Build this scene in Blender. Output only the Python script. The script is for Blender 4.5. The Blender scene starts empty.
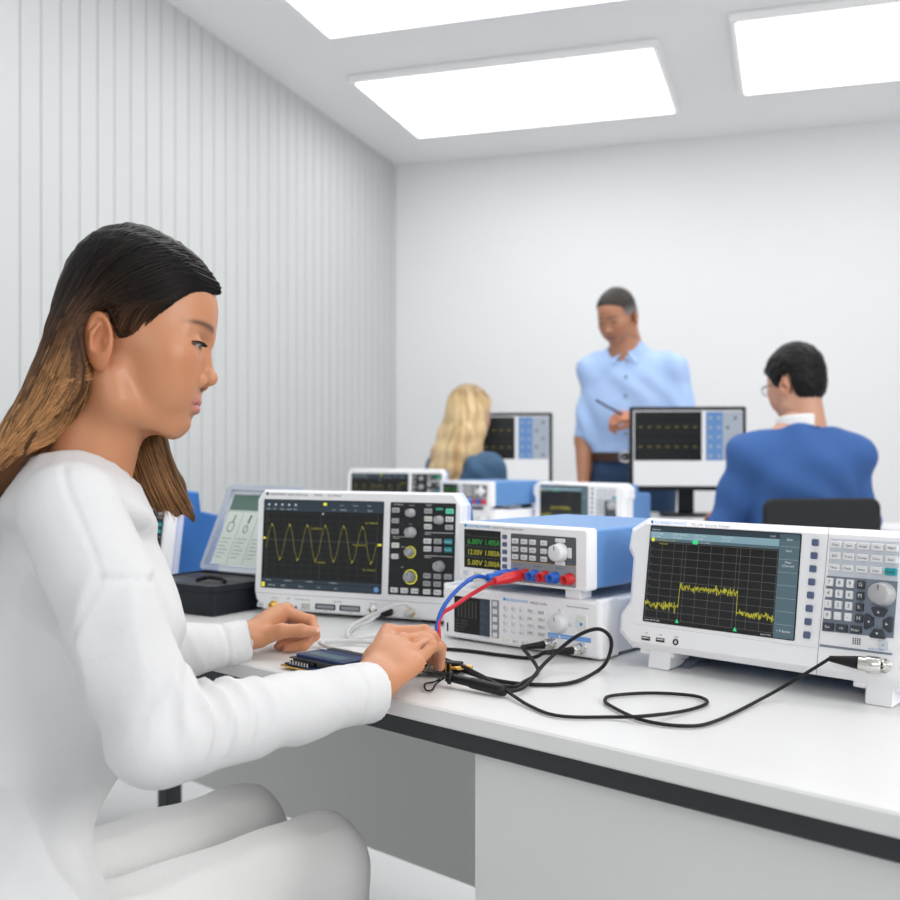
import bpy, bmesh, math, random
import numpy as np
from mathutils import Vector, Matrix
random.seed(7)
SC = bpy.context.scene
COL = SC.collection
R = math.radians

# ------------------------------------------------------------------ materials
def mat(name, rgb, rough=.5, metal=0., emit=None, es=0., bump=0., bdist=.002, bscale=200., vary=.04, vscale=8., trans=0., alpha=1., tint=False, sss=0., coat=0., spec=None):
    m = bpy.data.materials.new(name); m.use_nodes = True
    nt = m.node_tree; b = nt.nodes['Principled BSDF']
    tc = nt.nodes.new('ShaderNodeTexCoord')
    nz = nt.nodes.new('ShaderNodeTexNoise'); nz.inputs['Scale'].default_value = vscale; nz.inputs['Detail'].default_value = 4
    nt.links.new(tc.outputs['Object'], nz.inputs['Vector'])
    mr = nt.nodes.new('ShaderNodeMapRange')
    mr.inputs['To Min'].default_value = 1 - vary; mr.inputs['To Max'].default_value = 1 + vary
    nt.links.new(nz.outputs['Fac'], mr.inputs['Value'])
    mx = nt.nodes.new('ShaderNodeVectorMath'); mx.operation = 'SCALE'
    if tint:
        at = nt.nodes.new('ShaderNodeAttribute'); at.attribute_name = 'tint'
        nt.links.new(at.outputs['Color'], mx.inputs[0])
    else:
        mx.inputs[0].default_value = rgb
    nt.links.new(mr.outputs['Result'], mx.inputs['Scale'])
    nt.links.new(mx.outputs['Vector'], b.inputs['Base Color'])
    b.inputs['Roughness'].default_value = rough
    b.inputs['Metallic'].default_value = metal
    if spec is not None: b.inputs['Specular IOR Level'].default_value = spec
    if coat: b.inputs['Coat Weight'].default_value = coat
    if sss:
        b.inputs['Subsurface Weight'].default_value = sss
        b.inputs['Subsurface Radius'].default_value = (.012, .005, .003)
        b.inputs['Subsurface Scale'].default_value = .6
    if trans:
        b.inputs['Transmission Weight'].default_value = trans; b.inputs['IOR'].default_value = 1.2
    if alpha < 1: b.inputs['Alpha'].default_value = alpha
    if emit:
        b.inputs['Emission Color'].default_value = (*emit, 1); b.inputs['Emission Strength'].default_value = es
    if bump:
        n2 = nt.nodes.new('ShaderNodeTexNoise'); n2.inputs['Scale'].default_value = bscale; n2.inputs['Detail'].default_value = 3
        nt.links.new(tc.outputs['Object'], n2.inputs['Vector'])
        bp = nt.nodes.new('ShaderNodeBump'); bp.inputs['Strength'].default_value = bump; bp.inputs['Distance'].default_value = bdist
        nt.links.new(n2.outputs['Fac'], bp.inputs['Height']); nt.links.new(bp.outputs['Normal'], b.inputs['Normal'])
    return m

def glow(name, rgb, s):
    return mat(name, (rgb[0]*.15, rgb[1]*.15, rgb[2]*.15), .4, emit=rgb, es=s, vary=.02, spec=.15)

M = dict(
 wall=mat('wall_paint', (.83, .835, .845), .8, bump=.05, bscale=300, vary=.01),
 slat=mat('slat_paint', (.60, .615, .615), .6, vary=.02, vscale=2),
 ceil=mat('ceiling_paint', (.9, .9, .9), .9, vary=.01),
 floor=mat('floor_vinyl', (.74, .745, .75), .35, bump=.03, bscale=60, vary=.04, vscale=3),
 top=mat('tabletop_laminate', (.78, .78, .775), .33, bump=.02, bscale=500, vary=.02, vscale=5),
 dark=mat('dark_steel', (.022, .025, .03), .45, vary=.1),
 white=mat('instrument_white', (.93, .935, .955), .42, bump=.03, bscale=900, vary=.012),
 bounce=mat('bumper_blue_bounce', (.62, .67, .86), .4, vary=.03),  # white bumper; the blue light it reflects is put into the base colour
 blue=mat('case_blue', (.022, .15, .47), .45, bump=.03, bscale=700, vary=.05),
 pblue=mat('case_light_blue', (.125, .29, .60), .42, bump=.03, bscale=700, vary=.04),
 panel=mat('panel_charcoal', (.024, .025, .027), .5, vary=.08, spec=.3),
 pgrey=mat('panel_grey', (.09, .10, .11), .5, vary=.05),
 pslate=mat('panel_slate', (.20, .235, .30), .5, vary=.05),
 plav=mat('panel_pale', (.66, .69, .76), .5, vary=.02),
 pmid=mat('panel_midgrey', (.30, .33, .36), .5, vary=.05),
 key=mat('key_white', (.78, .79, .80), .4, vary=.02),
 keyl=glow('key_lit', (.95, 1., .9), .35),
 keyg=glow('key_green_lit', (.18, .85, .55), .45),
 keyd=mat('key_dark', (.035, .042, .055), .4, vary=.06),
 keys=mat('key_slate', (.09, .12, .22), .4, vary=.06),
 green=mat('key_green', (.02, .36, .24), .4, vary=.05),
 teal=mat('key_teal', (.01, .33, .38), .4, vary=.05),
 knob=mat('knob_grey', (.40, .405, .415), .4, vary=.04),
 knobw=mat('knob_white', (.74, .755, .775), .35, vary=.02),
 rub=mat('black_rubber', (.009, .009, .010), .55, vary=.1, spec=.3),
 blk=mat('black_plastic', (.010, .011, .014), .42, bump=.05, bscale=600, vary=.1, spec=.3),
 case=mat('case_black', (.010, .013, .020), .45, bump=.08, bscale=500, vary=.1, spec=.3),
 foam=mat('foam_grey', (.055, .055, .058), .9, bump=.3, bscale=600, vary=.1),
 ink=mat('ink_dark', (.07, .075, .085), .6),
 inkg=mat('ink_grey', (.25, .26, .28), .6),
 inkw=mat('ink_white', (.72, .73, .74), .6),
 inkb=mat('ink_blue', (.03, .33, .75), .5),
 metal=mat('nickel', (.70, .69, .66), .22, 1., vary=.05),
 gold=mat('brass', (.80, .50, .13), .28, 1., vary=.06),
 red=mat('red_plastic', (.62, .012, .018), .35, vary=.06),
 bplug=mat('blue_plastic', (.008, .12, .56), .35, vary=.06),
 rcab=mat('red_silicone', (.60, .012, .03), .4, vary=.06),
 bcab=mat('blue_silicone', (.008, .085, .46), .4, vary=.06),
 gcab=mat('grey_cable', (.62, .63, .63), .5, vary=.04),
 scr=mat('screen_glass', (.008, .0085, .009), .22, emit=(.02, .021, .022), es=.35, vary=.03, spec=.25),
 scrd=mat('screen_dark', (.010, .011, .011), .3, emit=(.03, .03, .031), es=.15, vary=.03, spec=.2),
 sbar=glow('screen_bar', (.045, .065, .085), .55),
 sbar2=glow('screen_bar_light', (.22, .36, .42), .75),
 sgrey=glow('screen_menu', (.085, .135, .16), .8),
 sline=glow('screen_line', (.30, .38, .42), .7),
 grid=glow('screen_grid', (.16, .165, .16), .5),
 gridf=glow('screen_grid_faint', (.055, .057, .05), .55),
 yel=glow('trace_yellow', (.55, .52, .05), .62),
 yeld=glow('trace_yellow_dim', (.36, .34, .07), .5),
 yelb=glow('marker_yellow', (.85, .82, .06), .75),
 grn=glow('digits_green', (.05, .42, .09), .6),
 grnm=glow('marker_green', (.05, .65, .25), .8),
 whit=glow('screen_white', (.62, .66, .68), .7),
 sblue=glow('screen_blue', (.12, .24, .48), .8),
 slight=glow('screen_light', (.68, .69, .71), .85),
 spale=glow('screen_pale', (.34, .38, .45), .8),
 lamp=glow('added_lamp_panel', (1., 1., 1.), 2.9),
 pcb=mat('pcb_blue', (.012, .03, .12), .35, vary=.1),
 pcbg=mat('pcb_green', (.03, .12, .07), .4, vary=.1),
 chip=mat('chip_black', (.018, .018, .02), .4),
 paper=mat('paper_pale_green', (.70, .76, .70), .8, vary=.04),
 paperg=mat('paper_green', (.20, .42, .30), .8),
 paperd=mat('paper_dark_green', (.12, .20, .17), .8),
 lidm=mat('lid_plastic', (.72, .78, .88), .15, alpha=.38, vary=.03),
 lidr=mat('lid_rim', (.50, .55, .65), .25, alpha=.75, vary=.03),
 glassm=mat('lens_glass', (.9, .93, .95), .05, alpha=.12),
 leather=mat('belt_leather', (.05, .022, .012), .5, vary=.1),
 fabk=mat('black_mesh_fabric', (.012, .013, .015), .8, bump=.3, bscale=900, vary=.1),
)

# ------------------------------------------------------------------ mesh builder
TXT = {}
def text_mesh(s):
    if s in TXT: return TXT[s]
    cu = bpy.data.curves.new('t', 'FONT'); cu.body = s; cu.size = 1.; cu.resolution_u = 2
    o = bpy.data.objects.new('t', cu)
    me = o.to_mesh()
    v = [tuple(p.co) for p in me.vertices]; f = [tuple(p.vertices) for p in me.polygons]
    w = max([p[0] for p in v], default=0)
    o.to_mesh_clear(); bpy.data.objects.remove(o); bpy.data.curves.remove(cu)
    TXT[s] = (v, f, w); return TXT[s]

def area(p): return .5*sum(p[i][0]*p[(i+1) % len(p)][1]-p[(i+1) % len(p)][0]*p[i][1] for i in range(len(p)))
def inset(p, c):
    if c == 0: return list(p)
    sg = 1 if area(p) > 0 else -1
    out = []; n = len(p)
    for i in range(n):
        a, b, d = Vector(p[i-1]), Vector(p[i]), Vector(p[(i+1) % n])
        e1 = (b-a).normalized(); e2 = (d-b).normalized()
        n1 = Vector((-e1.y, e1.x))*sg; n2 = Vector((-e2.y, e2.x))*sg
        m = n1+n2; L = m.dot(n1)
        m = m/max(L, .35) if m.length > 1e-6 else n1
        out.append(tuple(b+m*c))
    return out
def rr(x0, z0, x1, z1, r, seg=4):
    r = min(r, (x1-x0)/2.01, (z1-z0)/2.01)
    if r <= 0: return [(x0, z0), (x1, z0), (x1, z1), (x0, z1)]
    o = []
    for cx, cz, a0 in ((x1-r, z0+r, -90), (x1-r, z1-r, 0), (x0+r, z1-r, 90), (x0+r, z0+r, 180)):
        for k in range(seg+1):
            a = R(a0+90*k/seg); o.append((cx+r*math.cos(a), cz+r*math.sin(a)))
    return o
def circ(x, z, r, n=20): return [(x+r*math.cos(2*math.pi*k/n), z+r*math.sin(2*math.pi*k/n)) for k in range(n)]

class MB:
    def __init__(s): s.v = []; s.f = []; s.m = []; s.s = []; s.mats = []
    def mi(s, m):
        m = M[m] if isinstance(m, str) else m
        if m not in s.mats: s.mats.append(m)
        return s.mats.index(m)
    def add(s, v, f, m, smooth=False):
        o = len(s.v); k = s.mi(m); s.v += [tuple(p) for p in v]
        for q in f: s.f.append(tuple(i+o for i in q)); s.m.append(k); s.s.append(smooth)
        return s
    def prism(s, pl, lo, hi, m, axis='y', c0=0., c1=0., smooth=False):
        mp = {'y': lambda a, b, t: (a, t, b), 'z': lambda a, b, t: (a, b, t), 'x': lambda a, b, t: (t, a, b)}[axis]
        rings = []
        if c0: rings.append((inset(pl, c0), lo)); rings.append((pl, lo+c0))
        else: rings.append((pl, lo))
        if c1: rings.append((pl, hi-c1)); rings.append((inset(pl, c1), hi))
        else: rings.append((pl, hi))
        n = len(pl); v = []; f = []
        for q, t in rings: v += [mp(a, b, t) for a, b in q]
        f.append(tuple(range(n))[::-1]); f.append(tuple((len(rings)-1)*n+i for i in range(n)))
        for r in range(len(rings)-1):
            for i in range(n):
                j = (i+1) % n; f.append((r*n+i, r*n+j, (r+1)*n+j, (r+1)*n+i))
        return s.add(v, f, m, smooth)
    def box(s, x0, x1, y0, y1, z0, z1, m, c=.0, r=0.):
        return s.prism(rr(x0, z0, x1, z1, r or c, 2 if (r or c) else 1) if (r or c) else [(x0, z0), (x1, z0), (x1, z1), (x0, z1)], y0, y1, m, 'y', c, c)
    def cyl(s, p, axis, r, h, m, n=20, c=0., r2=None):
        prof = [(0, 0), (r-c, 0), (r, c)] if c else [(0, 0), (r, 0)]
        r2 = r if r2 is None else r2
        prof += [(r2, h-c), (r2-c, h), (0, h)] if c else [(r2, h), (0, h)]
        return s.lathe(prof, p, axis, m, n)
    def lathe(s, prof, p, axis, m, n=20, smooth=True):
        ax = Vector(axis).normalized(); p = Vector(p)
        u = ax.orthogonal().normalized(); w = ax.cross(u)
        v = []; f = []
        for r, h in prof:
            for k in range(n):
                a = 2*math.pi*k/n; v.append(p+ax*h+(u*math.cos(a)+w*math.sin(a))*max(r, 1e-5))
        for i in range(len(prof)-1):
            for k in range(n):
                j = (k+1) % n; f.append((i*n+k, i*n+j, (i+1)*n+j, (i+1)*n+k))
        return s.add(v, f, m, smooth)
    def tube(s, pts, r, m, n=8, smooth=True):
        pts = [Vector(p) for p in pts]; N = len(pts)
        rs = r if isinstance(r, (list, tuple)) else [r]*N
        v = []; f = []; nrm = None
        for i, p in enumerate(pts):
            t = (pts[min(i+1, N-1)]-pts[max(i-1, 0)]).normalized()
            nrm = t.orthogonal().normalized() if nrm is None else (nrm-t*nrm.dot(t)).normalized()
            b = t.cross(nrm)
            for k in range(n):
                a = 2*math.pi*k/n; v.append(p+(nrm*math.cos(a)+b*math.sin(a))*rs[i])
        for i in range(N-1):
            for k in range(n):
                j = (k+1) % n; f.append((i*n+k, i*n+j, (i+1)*n+j, (i+1)*n+k))
        f.append(tuple(range(n))[::-1]); f.append(tuple((N-1)*n+k for k in range(n)))
        return s.add(v, f, m, smooth)
    def ball(s, c, r, m, n=12):
        rx = r if isinstance(r, (tuple, list)) else (r, r, r); v = []; f = []
        for i in range(n+1):
            th = math.pi*i/n
            for k in range(2*n):
                a = math.pi*k/n
                v.append((c[0]+rx[0]*max(math.sin(th), 1e-4)*math.cos(a), c[1]+rx[1]*max(math.sin(th), 1e-4)*math.sin(a), c[2]+rx[2]*math.cos(th)))
        for i in range(n):
            for k in range(2*n):
                j = (k+1) % (2*n); f.append((i*2*n+k, i*2*n+j, (i+1)*2*n+j, (i+1)*2*n+k))
        return s.add(v, f, m, True)
    def flat(s, pl, y, m): # flat polygon facing -y (print or lit pixels)
        return s.add([(a, y, b) for a, b in pl], [tuple(range(len(pl)))], m)
    def line(s, pts, w, y, m): # flat ribbon in xz at depth y
        for (a, b), (c, d) in zip(pts[:-1], pts[1:]):
            t = Vector((c-a, d-b)); L = t.length
            if L < 1e-7: continue
            t /= L; nx, nz = -t.y*w/2, t.x*w/2; ex, ez = t.x*w*.25, t.y*w*.25
            s.flat([(a-ex+nx, b-ez+nz), (a-ex-nx, b-ez-nz), (c+ex-nx, d+ez-nz), (c+ex+nx, d+ez+nz)], y, m)
        return s
    def text(s, t, x, z, size, m, y=-.0004, al='l', width=None):
        v, f, w = text_mesh(t)
        sx = size if width is None else width/max(w, 1e-6)
        dx = {'l': 0, 'c': -w*sx/2, 'r': -w*sx}[al]
        return s.add([(x+dx+p[0]*sx, y, z+p[1]*size) for p in v], f, m)
    def build(s, name, parent=None, recalc=True, xf=None, label=None):
        me = bpy.data.meshes.new(name)
        v = s.v if xf is None else [tuple(xf @ Vector(p)) for p in s.v]
        me.from_pydata(v, [], s.f)
        for m in s.mats: me.materials.append(m)
        me.polygons.foreach_set('material_index', s.m); me.polygons.foreach_set('use_smooth', s.s)
        if recalc:
            bm = bmesh.new(); bm.from_mesh(me); bmesh.ops.recalc_face_normals(bm, faces=bm.faces); bm.to_mesh(me); bm.free()
        me.update()
        o = bpy.data.objects.new(name, me); COL.objects.link(o)
        if parent is not None: o.parent = parent
        if label: o['label'] = label
        return o

def tag(o, label, cat, group=None):
    o['label'] = label; o['category'] = cat
    if group: o['group'] = group
    return o
def thing(name, label, cat, loc=(0, 0, 0), rot=(0, 0, 0), group=None):
    o = bpy.data.objects.new(name, None); COL.objects.link(o); o.empty_display_size = .05
    o.location = loc; o.rotation_euler = rot
    return tag(o, label, cat, group)
def struct(name, mb):
    o = mb.build(name); o['kind'] = 'structure'; return o
def copy_tree(o, parent=None):
    c = o.copy(); COL.objects.link(c)
    if parent is not None: c.parent = parent
    for ch in list(o.children): copy_tree(ch, c)
    return c
def again(root, loc, rz, label):
    c = copy_tree(root); c.location = loc; c.rotation_euler = (root.rotation_euler[0], 0, rz); c['label'] = label
    return c
def smooth_path(pts, n=10):
    P = [Vector(p) for p in pts]; out = []
    for i in range(len(P)-1):
        a, b, c, d = P[max(i-1, 0)], P[i], P[i+1], P[min(i+2, len(P)-1)]
        for k in range(n):
            t = k/n
            out.append(.5*((2*b)+(c-a)*t+(2*a-5*b+4*c-d)*t*t+(3*b-a-3*c+d)*t**3))
    return out+[P[-1]]

# ------------------------------------------------------------------ room
TZ = .74
def frame_dir(deg):
    a = R(deg); return Vector((math.cos(a), math.sin(a), 0)), Vector((-math.sin(a), math.cos(a), 0))
CX, CY = -.334, 6.5                       # far corner of the room
ws, wb = Vector((.309, .951)), Vector((.951, -.309))
# grooved plank wall on the left
mb = MB(); pl = []; pitch = .098; g = .0045
for k in range(-94, 2):
    a, b = -k*pitch, -(k+1)*pitch
    s0 = (k)*pitch
    for t, dep in ((s0+g/2, 0), (s0+pitch*.42, 0), (s0+pitch*.42+.001, .0012), (s0+pitch-g/2, .0012), (s0+pitch-g/2, .010), (s0+pitch+g/2, .010)):
        pl.append((t, dep))
outer = []
for t, dep in pl:
    if t > 0: continue
    outer.append((CX+ws.x*t-ws.y*dep, CY+ws.y*t+ws.x*dep))
outer.append((CX, CY))
outl = outer+[(CX-.12*ws.y, CY+.12*ws.x), (outer[0][0]-.12*ws.y, outer[0][1]+.12*ws.x)]
mb.prism(outl, 0, 2.8, 'slat', 'z'); struct('wall_left', mb)
def wall(name, p, q, th, m='wall', z1=2.8):
    mb = MB(); p, q = Vector(p), Vector(q); d = (q-p).normalized(); n = Vector((-d.y, d.x))*th
    mb.prism([tuple(p), tuple(q), tuple(q+n), tuple(p+n)], 0, z1, m, 'z'); return struct(name, mb)
BR = (CX+wb.x*4.6, CY+wb.y*4.6)
wall('wall_back', (CX, CY), BR, .12)
x0, y0 = CX+ws.x*-4.6, CY+ws.y*-4.6
FL = [(x0-1.2, y0-4), (4.4, -2.4), (BR[0]+.3, BR[1]+.5), (CX-.2, CY+.3), (x0-.2, y0)]
FL = [(-3.2, -2.4), (4.6, -2.4), (4.6, 5.2), (CX-.2, CY+.3), (-3.2, -1.9)]
mb = MB(); mb.prism(FL, -.1, 0, 'floor', 'z'); struct('floor', mb)
mb = MB(); mb.prism(FL, 2.8, 2.9, 'ceil', 'z'); struct('ceiling', mb)
mb = MB()
for a, b, dep in (((CX, CY), BR, -.012),):
    p, q = Vector(a), Vector(b); d = (q-p).normalized(); n = Vector((-d.y, d.x))*dep
    mb.prism([tuple(p), tuple(q), tuple(q+n), tuple(p+n)], 0, .08, 'ceil', 'z')
struct('baseboard_back', mb)

# ------------------------------------------------------------------ tables
def table(label, loc, yaw, x0, x1, depth, group='lab tables', TZ=TZ, modesty=True):
    t = thing('lab_table', label, 'table', loc, (0, 0, R(yaw)), group)
    mb = MB(); mb.box(x0, x1, 0, depth, TZ-.022, TZ, 'top', .0025); mb.build('tabletop', t)
    mb = MB(); mb.box(x0+.06, x1-.06, .025, .05, TZ-.052, TZ-.0225, 'dark', .002); mb.build('front_rail', t)
    mb = MB(); mb.box(x0+.06, x1-.06, depth-.06, depth-.035, TZ-.052, TZ-.0225, 'dark', .002); mb.build('back_rail', t)
    if modesty: mb = MB(); mb.box(x0+.11, x1-.11, depth-.09, depth-.062, .12, TZ-.0225, 'top', .002); mb.build('modesty_panel', t)
    if modesty: mb = MB(); mb.box(.42, x1-.13, .054, .072, .10, TZ-.0525, 'top', .002); mb.build('front_panel', t)
    for x in (x0+.06, x1-.11):
        for y in (.074, depth-.112):
            mb = MB(); mb.box(x, x+.05, y, y+.05, 0, TZ-.0225, 'dark', .003); mb.build('leg', t)
    return t
table('long white lab table with dark under-frame where the woman in white works', (-.317, 1.5, 0), -42.6, -1.45, 1.75, .86)
table('white lab table in the middle of the room carrying the second row of instruments', (-.34, 3.72, 0), -42.6, -.60, .97, .716, modesty=False)
table('narrow white lab table in front of the standing man, carrying two monitors', (.276, 4.390, 0), -42.6, -.55, 1.80, .33, TZ=.785, modesty=False)

# ------------------------------------------------------------------ instrument parts
def key(root, x, z, w, h, m='key', name='button', d=.0035, leg=None, legm='ink', r=.0012, size=None, y=0, label=None):
    mb = MB(); mb.prism(rr(x-w/2, z-h/2, x+w/2, z+h/2, r, 2), y-d, y+.001, m, 'y', .0007)
    if leg: mb.text(leg, x, z-h*.2, size or h*.55, legm, y-d-.0003, 'c')
    return mb.build(name, root, label=label)
def knob(root, x, z, r, d, m='knob', ring=None, y=0, skirt=None, name='knob'):
    mb = MB()
    if ring:
        mb.lathe([(r*1.32, .0), (r*1.50, .0), (r*1.50, .0010), (r*1.32, .0010)], (x, y+.0002, z), (0, -1, 0), ring, 28)
    mb.lathe([(r*1.12, 0), (r*1.12, d*.18), (r, d*.24), (r*.94, d*.93), (r*.84, d), (0, d)], (x, y, z), (0, -1, 0), m, 28)
    mb.box(x-.0006, x+.0006, y-d-.0004, y-d+.001, z+r*.3, z+r*.8, 'pgrey')
    return mb.build(name, root)
def bnc(root, x, z, y=0, gold=False, name='bnc_socket'):
    mb = MB()
    mb.lathe([(.0085, 0), (.0085, .002), (.0062, .002), (.0062, .004), (.0048, .004), (.0048, .014), (.0040, .014), (.0040, .004), (.0015, .004), (.0015, .010), (0, .010)], (x, y, z), (0, -1, 0), 'gold' if gold else 'metal', 24)
    mb.tube([(x-.0065, y-.010, z), (x+.0065, y-.010, z)], .0011, 'gold' if gold else 'metal', 6)
    return mb.build(name, root)
def usb(root, x, z, w=.014, h=.006, y=0):
    mb = MB(); mb.prism(rr(x-w/2, z-h/2, x+w/2, z+h/2, .0006, 1), y-.0006, y+.001, 'metal'); mb.box(x-w/2+.0008, x+w/2-.0008, y-.0009, y+.0008, z-h/2+.0008, z+h/2-.0008, 'rub'); mb.box(x-w*.36, x+w*.36, y-.0012, y, z, z+h*.22, 'key')
    return mb.build('usb_port', root)

def make_scope(label, loc, yaw, group):
    W, H = .412, .2235
    t = thing('oscilloscope', label, 'oscilloscope', loc, (R(-4), 0, R(yaw)), group)
    ol = [(.020, .004), (.392, .004), (.408, .022), (W, .036), (W, .203), (.397, H), (.014, H), (0, .205), (0, .036), (.004, .022)]
    mb = MB(); mb.prism(ol, 0, .026, 'white', 'y', .004, .002)
    # panel lines and print on the bezel
    mb.line([(.002, .0335), (.41, .0335)], .0006, -.0003, 'inkg')
    mb.line([(.268, .034), (.268, .21)], .0004, -.0003, 'plav')
    mb.prism([(.0187+.0035, .2163-.004), (.0187+.007, .2163), (.0187+.0035, .2163+.004), (.0187, .2163)], -.0004, .0005, 'ink')
    mb.text('R&S\u00aeRTB2004  Digital Oscilloscope', .0286, .2137, .0056, 'ink', width=.0795)
    mb.text('300 MHz', .121, .2135, .0052, 'ink', width=.0178)
    mb.text('2.5 GSa/s', .150, .2132, .0052, 'ink', width=.0272)
    for x, s in ((.046, 'Aux Out'), (.0745, 'USB'), (.105, 'Demo  Probe Comp.'), (.177, 'Logic Probe'), (.2486, 'Ch1  Ch2'), (.318, 'Ext Trig')):
        mb.text(s, x, .0247, .0038, 'ink', al='c')
    mb.text('D15-D8', .152, .0065, .003, 'inkg', al='c'); mb.text('D7-D0', .202, .0065, .003, 'inkg', al='c')
    mb.prism([(.088, .009), (.095, .009), (.0915, .0155)], -.0004, .0003, 'ink')
    mb.build('front_bezel', t)
    mb = MB(); mb.prism(inset(ol, -.0010), .0262, .042, 'bounce', 'y', .002, .003); mb.build('bumper', t, label='white bumper edge with blue reflected light in its colour')
    mb = MB()
    mb.prism([(.0425, .012), (.0425, .2165), (.082, .2165), (.092, .176), (.150, .170), (.154, .16), (.154, .02), (.148, .012)], .014, W-.014, 'blue', 'x', .004, .004)
    for k in range(9): mb.box(.30-.0005+k*.006, .302+k*.006, .1535, .155, .05, .13, 'rub')
    mb.build('case', t, label='blue case with stepped top')
    for x in (.05, W-.08):
        mb = MB(); mb.box(x, x+.03, .022, .034, -.001, .0085, 'rub', .001); mb.build('foot', t)
        mb = MB(); mb.box(x, x+.03, .115, .14, .0062, .0125, 'rub', .001); mb.build('foot', t)
    # screen
    X0, X1, Z0, Z1 = .0165, .2625, .0445, .2050
    mb = MB(); mb.prism(rr(X0-.0012, Z0-.0012, X1+.0012, Z1+.0012, .002, 2), -.0006, .001, 'blk'); mb.prism(rr(X0, Z0, X1, Z1, .001, 1), -.0010, .0005, 'scr')
    y1, y2 = -.0013, -.0016
    mb.flat([(X0, Z1-.020), (X1, Z1-.020), (X1, Z1), (X0, Z1)], y1, 'sbar')
    mb.flat([(X0, Z0), (X1, Z0), (X1, Z0+.0105), (X0, Z0+.0105)], y1, 'sbar')
    mb.flat([(X0, Z0+.0115), (X1, Z0+.0115), (X1, Z0+.017), (X0, Z0+.017)], y1, 'sbar')
    gx0, gx1, gz0, gz1 = X0+.007, X1-.010, Z0+.019, Z1-.024
    for k in range(13): mb.line([(gx0+(gx1-gx0)*k/12, gz0), (gx0+(gx1-gx0)*k/12, gz1)], .0004, y1, 'grid' if k in (0, 6, 12) else 'gridf')
    for k in range(11): mb.line([(gx0, gz0+(gz1-gz0)*k/10), (gx1, gz0+(gz1-gz0)*k/10)], .0004, y1, 'gridf')
    zc, amp = .1285, .031
    mb.line([(X0, .132), (X1, .132)], .0005, y1, 'grid')
    ph0 = .0355; per = (.2230-.0355)/5
    pts = [(x, zc+amp*math.cos(2*math.pi*(x-ph0)/per)*(1+.05*math.sin(x*700))) for x in np.linspace(gx0, gx1-.001, 190)]
    mb.line(pts, .0008, y2, 'yeld')
    for k in range(6): mb.line([(ph0+k*per-.0012, zc+amp+.002), (ph0+k*per+.0012, zc+amp-.002)], .0014, y2, 'yel')
    for k in range(6): mb.line([(ph0+(k+.5)*per-.0012, zc-amp-.002), (ph0+(k+.5)*per+.0012, zc-amp+.002)], .0014, y2, 'yel')
    for k in range(9): mb.text(str(4-k), X0+.010, gz0+.005+k*.0122, .0032, 'yeld', y2)
    mb.text('Tp: 980.39 ns', .118, .1530, .0042, 'yel', y2); mb.text('f: 1.02 MHz', .130, .0925, .0042, 'yel', y2)
    mb.text('Up: 746.88 mV', .2275, .1660, .0042, 'yel', y2); mb.text('Mean: 96.7 mV', .205, .1265, .0042, 'yel', y2); mb.text('Up: -753.6 mV', .226, .0835, .0042, 'yel', y2)
    mb.flat([(X0+.0005, .133), (X0+.0065, .133), (X0+.0065, .1365), (X0+.0005, .1365)], y2, 'yelb')
    mb.flat([(X1-.0085, .1278), (X1-.001, .1278), (X1-.001, .1313), (X1-.0085, .1313)], y2, 'yelb')
    mb.flat([(.142, Z1-.0085), (.149, Z1-.0085), (.149, Z1-.0035), (.142, Z1-.0035)], y2, 'yelb')
    mb.flat([(X0+.001, Z0+.001), (X0+.0075, Z0+.001), (X0+.0075, Z0+.0095), (X0+.001, Z0+.0095)], y2, 'yelb')
    mb.text('1', X0+.0028, Z0+.003, .006, 'scr', y2-.0002)
    for k, s in enumerate(('Undo', 'FFT', 'Zoom', 'Delete', 'Menu')):
        mb.text(s, X0+.006+k*.0142, Z1-.0175, .0036, 'whit', y2); mb.flat(circ(X0+.011+k*.0142, Z1-.0085, .0022, 10), y2, 'whit')
    for x, s in ((.160, '5 us/'), (.176, '100 MSa/s'), (.206, '0 s'), (.232, 'Sample')): mb.text(s, x, Z1-.017, .0036, 'whit', y2)
    for x, s in ((.176, 'Auto'), (.203, 'Run 2s'), (.232, '2.5G')): mb.text(s, x, Z1-.0085, .0034, 'whit', y2)
    for x, s in ((.032, '500 mV/'), (.058, 'C2 1V'), (.095, 'C3 1V'), (.135, '10:1'), (.170, '0 V')): mb.text(s, x, Z0+.0032, .0042, 'whit', y2)
    for x, s in ((.026, 'Measure'), (.066, 'Up 746 mV'), (.110, 'f 1.02 MHz'), (.158, 'Tp 980.39 ns')): mb.text(s, x, Z0+.0128, .0034, 'whit', y2)
    mb.flat(circ(X1-.009, Z0+.0065, .0048, 14), y2, 'sblue'); mb.flat(circ(.142+.0, Z1-.0235, .0018, 8), y2, 'whit')
    mb.build('screen', t)
    # control panel
    mb = MB(); mb.prism(rr(.2765, .0445, .4008, .2055, .002, 2), -.0007, .001, 'panel')
    y1 = -.001
    for x, z, s in ((.283, .2005, 'Horizontal'), (.344, .2005, 'Trigger'), (.283, .1415, 'Vertical'), (.344, .1505, 'Action'), (.344, .1105, 'Analysis')): mb.text(s, x, z, .0042, 'inkw', y1)
    for x, z, s in ((.313, .1995, 'Position'), (.313, .167, 'Scale'), (.300, .127, 'Offset'), (.300, .092, 'Scale')): mb.text(s, x, z, .003, 'inkw', y1)
    mb.line([(.282, .1455), (.318, .1455)], .0007, y1, 'inkw')
    for z in (.1545, .1145): mb.line([(.345, z), (.397, z)], .0009, y1, 'inkw')
    mb.build('control_panel', t, label='charcoal control panel with printed legends')
    yb = -.0007
    for (x, z), lg in zip(((.2875, .1915), (.2875, .173), (.2875, .1545)), ('Acq', 'Hor', 'Zm')): key(t, x, z, .0135, .0088, 'knob', leg=lg, y=yb)
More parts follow.
